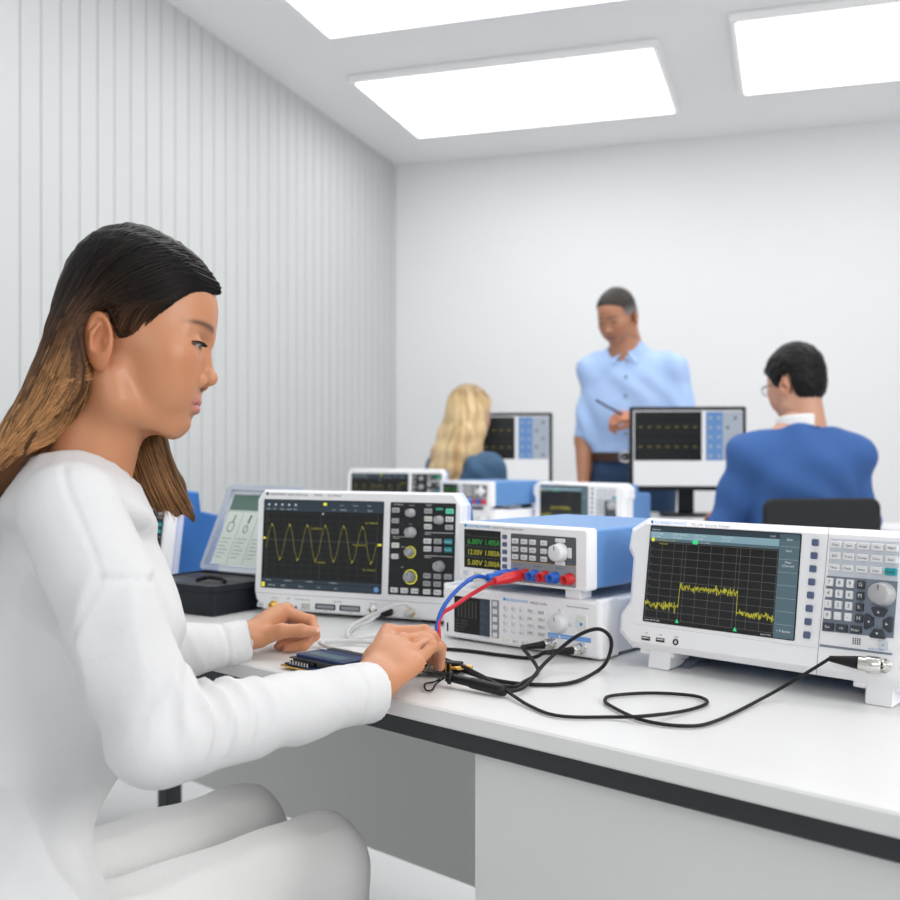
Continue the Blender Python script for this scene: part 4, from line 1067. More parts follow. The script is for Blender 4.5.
def surf_field(S, side):
    """outermost surface y over x-z on one side of an SDF grid, holes filled towards the middle"""
    ins = S.F < 0; ny = S.n[1]
    if side < 0:
        has = ins.any(1); i = np.argmax(ins, 1); y = S.ax[1][i]
    else:
        has = ins.any(1); i = ny-1-np.argmax(ins[:, ::-1], 1); y = S.ax[1][i]
    y = np.where(has, y, np.nan)
    for _ in range(60):   # spread outwards
        nanm = np.isnan(y)
        if not nanm.any(): break
        acc = np.zeros_like(y); ct = np.zeros_like(y)
        for d in ((1, 0), (-1, 0), (0, 1), (0, -1)):
            s_ = np.roll(y, d, (0, 1)); ok = ~np.isnan(s_); acc += np.where(ok, s_, 0); ct += ok
        y = np.where(nanm & (ct > 0), acc/np.maximum(ct, 1)*.85, y)
    y = np.nan_to_num(y)
    for _ in range(3): y = (y+np.roll(y, 1, 0)+np.roll(y, -1, 0)+np.roll(y, 1, 1)+np.roll(y, -1, 1))/5
    def f(x, z):
        a = np.clip((x-S.lo[0])/S.h, 0, S.n[0]-1.001); b = np.clip((z-S.lo[2])/S.h, 0, S.n[2]-1.001)
        i, j = a.astype(int), b.astype(int); u, v = a-i, b-j
        return y[i, j]*(1-u)*(1-v)+y[i+1, j]*u*(1-v)+y[i, j+1]*(1-u)*v+y[i+1, j+1]*u*v
    return f

def zc(pts): # photograph crop coordinates of the side view -> head x, z in metres
    return [((x-380)*.000319, -(y-500)*.000319) for x, y in pts]

def woman():
    SK = (.53, .235, .118)
    HO, YAW, HS, RO = np.array((-.367, 1.16, 1.151)), R(7), (.90, 1., .955), R(-5)
    place = lambda V, O, yaw: globals()['place'](V, O, yaw, 0, HS, RO)
    t = thing('person', 'woman with long brown hair in a white sweater working at the lab table', 'person', (-.50, 1.13, 0))
    inv = np.array((-.50, 1.13, 0))
    V, Fq, C = head(.0016, SK, lip=(.52, .19, .155), brow=(.045, .024, .015))
    parts = [(place(V, HO, YAW)-inv, Fq, C)]
    hp = lambda p: place(np.array([p], float), HO, YAW)[0]
    n0, n1 = hp((-.012, 0, -.04)), hp((-.037, .006, -.145))
    f, l = np.array((.906, .423, 0)), np.array((-.423, .906, 0))
    NB = np.array((-.420, 1.165, 1.000))
    SR, ER, WR = np.array((-.371, 1.030, .980)), np.array((-.2830, 1.020, .762)), np.array((-.0920, 1.235, .7570))
    SL, EL, WL = np.array((-.490, 1.300, .985)), np.array((-.505, 1.375, .748)), np.array((-.291, 1.508, .7690))
    HIP = np.array((-.505, 1.125, .50)); n_ = np.array((.677, .736, 0)); u_ = np.array((.736, -.677, 0))
    # body under the clothes
    B = SDF((-.80, .75, .0), (.05, 1.95, 1.10), .008)
    def torso(S, e):
        rt = np.stack([f, l, (0, 0, 1)], 1)
        S.ell(NB+f*.002+l*.012+(0, 0, -.14), (.092+e, .106+e, .125+e), .05, 'u', rt)
        S.ell(NB*.5+HIP*.5+l*.012+(0, 0, .02), (.095+e, .080+e, .18), .05, 'u', rt)
        S.ell(HIP+(0, 0, .02), (.115+e, .165+e, .12+e), .06, 'u', np.stack([n_, -u_, (0, 0, 1)], 1))
        S.cap(SR, SL, .032+e, .032+e, .04)
        if e == 0: S.cap(NB+(0, 0, .0), NB+(0, 0, -.06), .056, .07, .03)
        for s in (-1, 1): S.ell(NB+f*.046+l*s*.062+(0, 0, -.165), (.042+e, .052+e, .055+e), .04)
    torso(B, 0)
    B.cap(n0, NB, .052, .054, .02)
    B.chain([SR, ER, WR], [.042, .034, .020], .02); B.chain([SL, EL, WL], [.042, .034, .020], .02)
    KN = []
    for s in (-1, 1):
        hj = HIP+u_*s*.085+(0, 0, -.02); kn = hj+n_*.40+(0, 0, .02); an = kn+n_*.02+(0, 0, -.42); KN.append((hj, kn, an))
        B.chain([hj, kn, an], [.078, .054, .038], .02); B.cap(an+(0, 0, -.04), an+n_*.13+(0, 0, -.055), .034, .026, .02)
    V, Fq = B.mesh(2); parts.append((V-inv, Fq, np.tile(SK, (len(V), 1))))
    # hands
    H1 = SDF((-.16, 1.20, .735), (.035, 1.43, .835), .0016)
    mc = [(-.0794, 1.345, .8065), (-.0606, 1.325, .7985), (-.0485, 1.305, .7885), (-.0420, 1.283, .7781)]
    fg = [[(-.0338, 1.362, .8047), (-.0240, 1.380, .7880), (-.0270, 1.380, .7690)],
          [(-.0246, 1.360, .7978), (-.0125, 1.374, .7810), (-.0150, 1.374, .7610)],
          [(-.0270, 1.343, .7945), (-.0130, 1.355, .7780), (-.0125, 1.357, .7600)],
          [(-.0220, 1.312, .7950), (-.0140, 1.331, .7900), (-.0130, 1.342, .7770)]]
    th = [(-.094, 1.305, .780), (-.068, 1.360, .779), (-.040, 1.388, .772), (-.024, 1.390, .762)]
    RW = np.array((-.0885, 1.255, .7665))
    hand(H1, RW, mc, fg, th, fore=WR+(ER-WR)*.25-np.array((0, 0, .006)))
    V, Fq = H1.mesh(2)
    def hand_col(V, mcs, fgs):
        C = np.tile(np.array(SK)*1.04, (len(V), 1))
        for i in range(4):
            for p, s in ((mcs[i], .010), (fgs[i][0], .008), (fgs[i][1], .006)):
                w = .35*np.exp(-((V-np.array(p))**2).sum(1)/s**2); C = C*(1-w[:, None])+np.array((.58, .22, .13))*w[:, None]
            w = .5*np.exp(-((V-np.array(fgs[i][2]))**2).sum(1)/.007**2); C = C*(1-w[:, None])+np.array((.62, .26, .19))*w[:, None]
        return C
    parts.append((V-inv, Fq, hand_col(V, mc, fg)))
    H2 = SDF((-.36, 1.44, .735), (-.165, 1.66, .83), .0016)
    mc = [(-.248, 1.560, .8005), (-.246, 1.580, .799), (-.254, 1.600, .791), (-.264, 1.615, .780)]
    fg = [[(-.2080, 1.570, .7850), (-.2010, 1.556, .7740), (-.2060, 1.542, .7690)],
          [(-.2030, 1.566, .7640), (-.2155, 1.549, .7520), (-.2400, 1.547, .7480)],
          [(-.2140, 1.600, .7660), (-.2300, 1.580, .7530), (-.2560, 1.562, .7475)],
          [(-.2320, 1.617, .763), (-.240, 1.600, .7520), (-.258, 1.585, .7475)]]
    th = [(-.274, 1.512, .7700), (-.2430, 1.510, .7797), (-.2150, 1.514, .7795), (-.1945, 1.523, .7765)]
    LW = np.array((-.297, 1.516, .7690))
    hand(H2, LW, mc, fg, th, fore=WL+(EL-WL)*.25-np.array((0, 0, .004)))
    V, Fq = H2.mesh(2); parts.append((V-inv, Fq, hand_col(V, mc, fg)))
    body = make_obj('body', parts, SKINM, t)
    # nails: thin shells on the tips that show
    NM = mat('fingernail', (.70, .40, .32), .25, vary=.02)
    for a, d, nrm in (((-.1945, 1.523, .7765), (.85, .35, -.1), (.25, -.75, .60)), ((-.206, 1.542, .769), (-.3, -.8, -.3), (.8, -.2, .4))):
        a, d, nrm = Vector(a), Vector(d).normalized(), Vector(nrm).normalized(); sd = d.cross(nrm).normalized(); nrm = sd.cross(d)
        v = []; 
        for i in range(5):
            for j in range(5):
                u, w = (i/4-.5)*.009, (j/4-.5)*.0085; v.append(a+d*(u+.001)+sd*w*(1-.25*(i/4)**3)+nrm*(.0072-(w*w)*75-(u*u)*25)-Vector(inv))
        mb = MB(); mb.add(v, [(i*5+j, i*5+j+1, (i+1)*5+j+1, (i+1)*5+j) for i in range(4) for j in range(4)], NM, True); mb.build('fingernail', body)
    # lashes of both eyes
    lv, lf = [], []
    for s in (-1, 1):
        mb = MB()
        for k in range(18):
            q = k/17; b = np.array((.1035-.0095*q*q, s*(.0205+.026*q), .0020+.0016*math.sin(q*3)))
            tip = b+np.array((.0075-.003*q, s*(.001+.004*q), -.0015+.0008*q)); mid = (b+tip)/2+np.array((.0005, 0, -.0012))
            mb.tube([tuple(hp(p)-inv) for p in (b-(.001, 0, 0), mid, tip)], [.0009, .0007, .0003], 'rub', 4)
        mb.build('eyelash_fringe', body)
    # sweater
    SW = SDF((-.84, .84, .44), (.0, 1.66, 1.10), .0036)
    torso(SW, .016)
    SW.chain([SR+(0, 0, -.002), SR*.5+ER*.5, ER, ER*.6+WR*.4, WR], [.050, .0515, .0490, .0405, .0345], .006)
    SW.chain([SL, SL*.5+EL*.5, EL, EL*.5+WL*.5, WL], [.050, .048, .044, .036, .0325], .012)
    for W_, E_ in ((WR, ER), (WL, EL)):
        d = (W_-E_)/np.linalg.norm(W_-E_); e = W_-d*.000
        SW.cut(e, d, e-.075, e+.075)
    SW.cut((-.5, 1.1, .475), (0, 0, -1))
    # neckline
    ring = []
    for k in range(25):
        a = 2*math.pi*k/24; o_ = f*math.cos(a)*.066+l*math.sin(a)*.078
        ring.append(NB+o_+(0, 0, .0035-.0095*math.cos(a)+.027*math.sin(a)**2))
    for k in range(24):
        o_ = ring[k]-NB; o_[2] = 0; o_ /= np.linalg.norm(o_)
        ca = abs(o_ @ f)**2; SW.cap(ring[k]-(0, 0, .002), ring[k]+o_*(.030-.020*ca)-(0, 0, .040), .0062, .016-.006*ca, .022)
    SW.chain(ring, [.0072]*25, .003)
    V, Fq = SW.mesh(1); N = vnormals(V, Fq)
    def along(P, A, B_):
        d = B_-A; L = np.linalg.norm(d); d = d/L; tt = (P-A) @ d; r_ = np.linalg.norm(P-A-tt[:, None]*d, axis=1); return tt, L, r_
    dsp = .0045*(.4-np.abs(vnoise(V*np.array((15, 15, 10))+3)))*sstep(1.02, .98, V[:, 2])+.0012*vnoise(V*np.array((34, 34, 18)))
    for A, E_, W_ in ((SR, ER, WR), (SL, EL, WL)):
        tt, L, r_ = along(V, E_, W_); near = sstep(.075, .055, r_)
        bend = (A+W_)*.5-E_; bend /= np.linalg.norm(bend); ax_ = (W_-E_)/L
        rad = (V-E_)-tt[:, None]*ax_; rad /= np.linalg.norm(rad, axis=1)[:, None]+1e-9; side = rad @ bend
        # gathered folds on the inside of the elbow, fading down the forearm
        w = near*sstep(-.045, .0, tt)*sstep(.150, .045, tt)*sstep(-.7, .3, side)
        ph = tt*230-side*1.6+2.2*vnoise(V*18+7)
        dsp = dsp+w*.0085*(.65-1.3*np.abs(np.sin(ph*.5))**.7)
        w2 = near*sstep(.08, .14, tt)*sstep(L-.02, L-.08, tt); dsp = dsp+w2*.0018*np.sin(tt*55+side*2+3*vnoise(V*12)+4)
        dsp = dsp-near*.0022*np.exp(-((tt-(L-.040))/.0035)**2)                     # cuff seam
        tt, L, r_ = along(V, A, E_); near = sstep(.08, .06, r_); ax_ = (E_-A)/L
        rad = (V-A)-tt[:, None]*ax_; rad /= np.linalg.norm(rad, axis=1)[:, None]+1e-9
        w = near*sstep(.03, .10, tt)*sstep(L+.04, L*.6, tt)
        dsp = dsp+w*.0048*(.50-1.2*np.abs(np.sin(tt*34+(rad @ f)*2.2+2.2*vnoise(V*10))))
    def groove(pts, amp=.0030, wd=.0030):
        d = np.full(len(V), 9.)
        P = [np.array((x, z)) for x, z in pts]; Q = V[:, [0, 2]]
        for a, b in zip(P[:-1], P[1:]):
            e = b-a; t_ = np.clip(((Q-a) @ e)/(e @ e), 0, 1); d = np.minimum(d, np.linalg.norm(Q-a-t_[:, None]*e, axis=1))
        return -amp*np.exp(-(d/wd)**2)*(V[:, 1] < 1.06)*(N[:, 1] < .2)
    gx = lambda px, py: ((px-450)/1050*.985, 1.04-(py-450)/1050*.985)
    dsp = dsp+groove([gx(56, 468), gx(76, 508), gx(92, 545), gx(104, 579)], .0022)
    dsp = dsp+groove([gx(150, 588), gx(128, 580), gx(104, 579), (gx(94, 596)), gx(84, 615), gx(75, 640)])
    # long soft folds on the side of the body
    q = (V-NB) @ f; zz = V[:, 2]; wt = sstep(.97, .84, zz)*sstep(.052, .075, np.minimum(along(V, SR, ER)[2], along(V, ER, WR)[2]))
    dsp = dsp+wt*.0090*(.5-np.abs(np.sin(q*22+(zz-.8)*15+1.6*vnoise(V*8+1))))
    V = V+N*dsp[:, None]
    SWM = cloth('sweater_cotton', (.70, .70, .71), .22, 60, bdist=.005)
    make_obj('sweater', [(V-inv, Fq, None)], SWM, t)
    # trousers and shoes
    TR = SDF((-.75, .85, .03), (.05, 1.85, .62), .008)
    TR.ell(HIP+(0, 0, .01), (.125, .175, .12), .05, 'u', np.stack([n_, -u_, (0, 0, 1)], 1))
    for hj, kn, an in KN: TR.chain([hj, kn, an], [.087, .064, .050], .02); TR.cut(an+(0, 0, -.005), (0, 0, -1), an-.1, an+.1)
    TR.cut((0, 0, .56), (0, 0, 1))
    V, Fq = TR.mesh(2); V = V+vnormals(V, Fq)*(.004*vnoise(V*18))[:, None]
    make_obj('trousers', [(V-inv, Fq, None)], cloth('trouser_cotton', (.74, .74, .73)), t)
    for hj, kn, an in KN:
        S = SDF(an-.20, an+.26, .006); S.chain([an+(0, 0, -.02), an+n_*.03+(0, 0, -.055), an+n_*.14+(0, 0, -.060)], [.046, .043, .036], .02)
        S.cut((0, 0, .004), (0, 0, -1)); S.cut(an+(0, 0, .0), (0, 0, 1)); V, Fq = S.mesh(2); make_obj('shoe', [(V-inv, Fq, None)], cloth('shoe_white', (.75, .75, .75)), t)
    # hair: solid mass under loose strands
    S = SDF((-.25, -.115, -.30), (.135, .115, .145), .003)
    S.ell((.014, 0, .056), (.084, .0775, .091), .01)
    S.ell((.056, 0, .056), (.0655, .0620, .068), .02)
    S.ell((-.025, 0, .0), (.055, .078, .075), .03)
    for y in (-.050, -.022, .008, .040):
        S.chain([(-.030, y, -.01), (-.050, y*1.05, -.055), (-.084, y*1.05, -.100), (-.125, y, -.150), (-.165, y, -.200), (-.190, y, -.232)], [.036, .032, .024, .020, .015, .008], .03)
    hl = [(.16, .078), (.1215, .070)]+zc([(700, 300), (640, 352), (585, 412), (525, 482), (485, 503), (425, 496), (402, 445), (385, 402), (345, 395), (312, 420), (298, 480), (305, 560), (322, 620), (312, 690), (285, 740)])+[(-.045, -.085), (-.075, -.110), (-.10, -.16), (-.12, -.31), (-.3, -.31), (-.3, .3), (.16, .3)]
    S.poly_xz(hl, .004)
    fld = surf_field(S, -1); fldL = surf_field(S, 1)
    def hcol(V):
        k = sstep(.07, -.10, V[:, 2]+.25*(V[:, 0]+.06))
        return np.array((.008, .006, .0055))*(1-k[:, None])+np.array((.085, .038, .017))*k[:, None]
    V, Fq = S.mesh(2)
    V = V+vnormals(V, Fq)*(.0015*vnoise(V*np.array((160, 160, 30))))[:, None]
    hp_ = [(place(V, HO, YAW)-inv, Fq, hcol(V))]
    def col(tv, rnd, P):
        k = sstep(.10, .95, tv+.18*(rnd-.5)); k2 = sstep(.25, -.6, (P[:, 2]-.03)*8)
        k = (np.clip(k*.75+k2*.35, 0, 1)*(.25+.75*sstep(.10, -.05, P[:, 0])))[:, None]
        a, b, c = np.array((.007, .0052, .0048)), np.array((.12, .052, .021)), np.array((.52, .27, .115))
        o = np.where(k < .5, a+(b-a)*k*2, b+(c-b)*(k-.5)*2)
        return o*(.22+1.35*rnd**1.3)
    guides = [zc(g) for g in (
        [(735, 300), (680, 314), (612, 368), (550, 430), (495, 480), (440, 478), (400, 412), (352, 400)],
        [(765, 288), (700, 290), (610, 335), (500, 385), (400, 392), (335, 415), (295, 480), (275, 580), (235, 690), (160, 800), (60, 905), (-150, 1105)],
        [(758, 260), (660, 255), (540, 310), (420, 368), (325, 425), (270, 530), (225, 650), (150, 770), (50, 880), (-20, 960), (-200, 1140)],
        [(700, 190), (590, 205), (470, 270), (355, 365), (275, 475), (220, 610), (160, 720), (80, 840), (-20, 960), (-60, 1010), (-235, 1190)],
        [(600, 130), (490, 162), (380, 248), (295, 365), (238, 490), (185, 620), (125, 740), (40, 865), (-60, 990), (-235, 1200)],
        [(480, 84), (380, 140), (296, 240), (238, 370), (192, 500), (145, 640), (85, 770), (5, 890), (-80, 1000), (-250, 1190)],
        [(380, 86), (290, 155), (228, 260), (190, 370), (160, 500), (112, 640), (58, 780), (-20, 900), (-90, 1000), (-265, 1180)])]
    hp_.append(strands('h', guides, fld, t, HAIRM, 2100, col, .0010, .0034, .0045, 2))
    inner = [zc(g) for g in ([(322, 420), (300, 490), (312, 600), (292, 700), (215, 790), (120, 850), (40, 910)], [(300, 440), (285, 540), (290, 640), (250, 740), (170, 820), (60, 900), (0, 960)])]
    hp_.append(strands('h', inner, fld, t, HAIRM, 520, col, .0010, .005, .004, 5))
    hp_.append(strands('h', guides[2:], fldL, t, HAIRM, 350, col, .0008, .004, .0025, 3, side=1))
    # loose hair over the front brow and the far-side lock hanging before the far shoulder
    for i in range(len(hp_)-3, len(hp_)):
        Vv, Ff, Cc = hp_[i]; hp_[i] = (place(Vv, HO, YAW)-inv, Ff, Cc)
    L_ = SDF((-.05, .02, -.24), (.12, .12, .02), .003)
    for a in range(3): L_.chain([(-.005+.012*a, .062, -.02), (.004+.014*a, .068, -.10), (.020+.019*a, .072, -.155), (.040+.022*a, .070, -.195-.006*(2-a)*-1)], [.014, .016, .013, .004], .012)
    V, Fq = L_.mesh(2); lf_ = surf_field(L_, -1); hp_.append((place(V, HO, YAW)-inv, Fq, np.tile((.075, .034, .014), (len(V), 1))))
    lg = [[(x, z) for x, z in g] for g in ([(-.018, -.03), (-.015, -.10), (0, -.15), (.018, -.196)], [(.010, -.03), (.022, -.10), (.042, -.155), (.066, -.204)], [(.035, -.03), (.046, -.10), (.062, -.150), (.090, -.196)])]
    def col2(tv, rnd, P): 
        k = np.clip(tv, 0, 1)[:, None]; return (np.array((.06, .027, .012))*(1-k)+np.array((.40, .21, .09))*k)*(.3+1.2*rnd)
    Vv, Ff, Cc = strands('l', lg, lf_, t, HAIRM, 320, col2, .0008, .004, .004, 9, 16)
    hp_.append((place(Vv, HO, YAW)-inv, Ff, Cc))
    make_obj('hair', hp_, HAIRM, t)
woman()

# ------------------------------------------------------------------ people in the background
def simple_hand(S, W, d, up, L=.17, curl=.3, side=1):
    """relaxed hand: W wrist, d pointing direction, up back-of-hand normal"""
    W, d, up = np.array(W, float), np.array(d, float), np.array(up, float); d /= np.linalg.norm(d); sd = np.cross(d, up); sd /= np.linalg.norm(sd); up = np.cross(sd, d)
    mc = [W+d*.085*(1, 1.02, .98, .92)[i]+sd*side*(.030-.020*i)+up*.004 for i in range(4)]
    fg = []
    for i in range(4):
        s = (.95, 1.05, 1., .8)[i]; p = mc[i]; a = curl; o = []
        for ln in (.040, .026, .020):
            p = p+(d*math.cos(a)-up*math.sin(a))*ln*s; a += curl*1.2; o.append(p)
        fg.append(o)
    t0 = W+d*.02+sd*side*.026-up*.006; t1 = t0+d*.038+sd*side*.014-up*.010; t2 = t1+d*.03-up*.012-sd*side*.002; t3 = t2+d*.022-sd*side*.008-up*.010
    hand(S, W, mc, fg, (t0, t1, t2, t3))

def hair_cap(h, hl, ex=.010, extra=None):
    S = SDF((-.15, -.115, -.30 if extra else -.10), (.14, .115, .15), h)
    S.ell((.012, 0, .048), (.082+ex, .071+ex, .084+ex), .01); S.ell((.056, 0, .049), (.0645+ex*.6, .059+ex*.6, .062+ex), .02)
    S.ell((-.020, 0, -.005), (.062, .066, .06), .03)
    if extra: extra(S)
    S.poly_xz(hl, .004); return S

def standing_man():
    O = np.array((.79, 4.55, 0)); SK = (.46, .21, .12)
    t = thing('person', 'standing man with short grey hair in a light blue shirt and jeans', 'person', tuple(O))
    HO, YAW, PIT = np.array((.733, 4.52, 1.606)), R(-132), R(16)
    V, Fq, C = head(.004, SK, lip=(.30, .12, .10), brow=(.08, .07, .065), eyes=True, neck=((-.012, 0, -.04), (-.035, 0, -.15)), nr=.060)
    parts = [(place(V, HO, YAW, PIT)-O, Fq, C)]
    tz = R(-112); f = np.array((math.cos(tz), math.sin(tz), 0)); l = np.array((-f[1], f[0], 0)); rt = np.stack([f, l, (0, 0, 1)], 1)
    SR, SL = np.array((.637, 4.60, 1.385)), np.array((.958, 4.52, 1.375))
    ER, WR = np.array((.588, 4.60, 1.085)), np.array((.575, 4.52, .900))
    EL, WL = np.array((1.005, 4.42, 1.130)), np.array((.775, 4.31, 1.172))
    c = np.array((.79, 4.55, 0))
    def torso(S, e):
        S.ell(c+(0, 0, 1.28), (.112+e, .160+e, .17), .06, 'u', rt); S.ell(c+(-.01, 0, 1.12), (.112+e, .168+e, .20), .06, 'u', rt)
        S.ell(c+(0, 0, .98), (.110+e, .155+e, .13), .05, 'u', rt); S.cap(SR, SL, .045+e, .045+e, .05)
        for j_ in (SR, SL): S.cap(c+(-.02, 0, 1.455), j_, .040+e, .046+e, .05)
        S.cap(c+(-.025, 0, 1.48), c+(0, 0, 1.37), .058+e, .075+e, .03)
    B = SDF((.42, 4.12, 0), (1.20, 4.86, 1.58), .0085)
    torso(B, 0); B.cap(HO+(0, 0, -.06), c+(-.015, 0, 1.40), .058, .062, .02)
    B.chain([SR, ER], [.052, .042], .02); B.chain([ER, WR], [.042, .027], .02); B.chain([SL, EL], [.052, .043], .02); B.chain([EL, WL], [.042, .027], .02)
    LG = []
    for s in (-1, 1):
        hj = c+l*s*.092+(0, 0, .93); kn = hj+f*.015+(0, 0, -.43); an = kn+(0, 0, -.42)-f*.01; LG.append((hj, kn, an))
        B.chain([hj, kn, an], [.088, .060, .042], .03); B.cap(an+(0, 0, -.035), an+f*.15+(0, 0, -.05), .036, .028, .02)
    V, Fq = B.mesh(2); parts.append((V-O, Fq, np.tile(SK, (len(V), 1))))
    for W, d, up, sd, cu in ((WR, (-.05, -.05, -1), (-.9, .3, 0), 1, .25), (WL, (-.95, -.2, .02), (-.1, -.55, .8), -1, .75)):
        H = SDF(np.array(W)-.16, np.array(W)+.16, .0032); simple_hand(H, W, d, up, curl=cu, side=sd); V, Fq = H.mesh(2)
        parts.append((V-O, Fq, np.tile(np.array(SK)*np.array((1.2, 1.05, 1.0)), (len(V), 1))))
    make_obj('body', parts, SKINM, t)
    S = SDF((.42, 4.14, .96), (1.22, 4.86, 1.60), .0065)
    S.chain([SR, ER+(0, 0, -.01)], [.058, .052], .015); S.chain([SL, EL], [.058, .054], .015); S.chain([EL, EL*.66+WL*.34], [.054, .048], .015)
    d = np.array((0, 0, -1.)); S.cut(ER+(0, 0, .005), (ER-SR), ER-.13, ER+.13)
    w = EL*.66+WL*.34; S.cut(w, WL-EL, w-.10, w+.10)
    torso(S, .014); S.cut((0, 0, 1.005), (0, 0, -1)); S.cut(c+(0, 0, 1.512), np.array((0, 0, 1.))+f*.55, c+(-.2, -.2, 1.40), c+(.2, .2, 1.62)); S.cap(c+(-.03, -.01, 1.40), HO+(0, 0, -.06), .059, .064, .004, 's')
    V, Fq = S.mesh(2); V = V+vnormals(V, Fq)*(.008*vnoise(V*np.array((16, 16, 9)))+.005*np.sin(V[:, 0]*50+V[:, 2]*30+3*vnoise(V*8)))[:, None]
    sh = make_obj('shirt', [(V-O, Fq, None)], cloth('shirt_light_blue', (.40, .56, .86)), t)
    # collar and buttons
    fy = lambda z: c+f*(.126 if z < 1.33 else .126-(z-1.33)*.35)
    for z in (1.42, 1.35, 1.27, 1.19, 1.11):
        p = fy(z)+(0, 0, z)-O; mb = MB(); mb.cyl(tuple(p+f*.004), tuple(f), .0065, .006, 'inkg', 10); mb.build('button', sh)
    for s in (-1, 1):
        mb = MB(); b = c+(-.015, 0, 1.468)-O+f*.050
        v = [b+l*s*.012+f*.022+(0, 0, -.01), b+l*s*.068-f*.03+(0, 0, .030), b+l*s*.085-f*.025+(0, 0, -.02), b+l*s*.045+f*.040+(0, 0, -.065)]
        o_ = f*.006+np.array((0, 0, .004)); mb.add([tuple(x) for x in v]+[tuple(x+o_) for x in v], [(0, 1, 2, 3), (4, 5, 6, 7), (0, 1, 5, 4), (1, 2, 6, 5), (2, 3, 7, 6), (3, 0, 4, 7)], M['_shirt2']); mb.build('collar', sh)
    S = SDF((.44, 4.20, .05), (1.14, 4.86, 1.06), .0085)
    S.ell(c+(0, 0, .97), (.122, .168, .14), .05, 'u', rt)
    for hj, kn, an in LG: S.chain([hj, kn, an], [.102, .076, .060], .03); S.cut(an+(0, 0, -.01), (0, 0, -1), an-.12, an+.12)
    S.cut((0, 0, 1.035), (0, 0, 1)); V, Fq = S.mesh(2); V = V+vnormals(V, Fq)*(.006*vnoise(V*14))[:, None]
    make_obj('jeans', [(V-O, Fq, None)], cloth('denim_dark', (.020, .050, .115)), t)
    mb = MB(); n = 40; v = []
    for k in range(n):
        a = 2*math.pi*k/n; p = f*math.cos(a)*.128+l*math.sin(a)*.178
        for e, z in ((1., .992), (1.04, .992), (1.04, 1.030), (1., 1.030)): v.append(tuple(c-O+p*e+(0, 0, z)))
    mb.add(v, [(k*4+i, ((k+1) % n)*4+i, ((k+1) % n)*4+(i+1) % 4, k*4+(i+1) % 4) for k in range(n) for i in range(4)], 'leather'); b = mb.build('belt', t)
    mb = MB(); p = c-O+f*.1345+(0, 0, 1.011)
    ring = [tuple(p+l*.026*math.cos(a)+np.array((0, 0, .021*math.sin(a)))) for a in np.linspace(0, 2*math.pi, 17)]
    mb.tube(ring, .0045, 'metal', 8); mb.build('belt_buckle', b)
    for hj, kn, an in LG:
        S = SDF(an-.2, an+.28, .007); S.chain([an+(0, 0, -.03), an+f*.04+(0, 0, -.045), an+f*.16+(0, 0, -.050)], [.048, .045, .038], .02); S.cut((0, 0, .004), (0, 0, -1)); S.cut(an+(0, 0, .01), (0, 0, 1)); V, Fq = S.mesh(2); make_obj('shoe', [(V-O, Fq, None)], M['leather'], t)
    hl = [(.128, .085), (.105, .075), (.070, .058), (.052, .020), (.022, .010), (.008, .030), (-.022, .030), (-.028, -.030), (-.060, -.070), (-.16, -.08), (-.16, .2), (.15, .2)]
    S = hair_cap(.004, hl, .006); V, Fq = S.mesh(1); g = sstep(.07, .0, V[:, 2])*sstep(.02, .05, np.abs(V[:, 1])); C = np.array((.045, .04, .036))*(1-g[:, None])+np.array((.34, .32, .32))*g[:, None]
    V = V+vnormals(V, Fq)*(.002*vnoise(V*160))[:, None]
    make_obj('hair', [(place(V, HO, YAW, PIT)-O, Fq, C)], HAIRM, t, 'short grey hair')
    # pen held in the raised hand
    hx = WL+np.array((-.105, -.035, .0))
    p0, p1 = np.array((.700, 4.275, 1.185)), np.array((.602, 4.285, 1.240))
    pen = thing('pen', 'dark pen in the raised hand of the standing man', 'pen', tuple((p0+p1)/2)); mid = (p0+p1)/2
    mb = MB(); mb.tube([tuple(p0-mid), tuple(p1-mid)], .0062, 'keys', 10); mb.build('barrel', pen)
    mb = MB(); mb.tube([tuple(p1-mid), tuple(p1-mid+(p1-p0)*.09)], [.006, .002], 'rub', 10); mb.build('tip', pen)

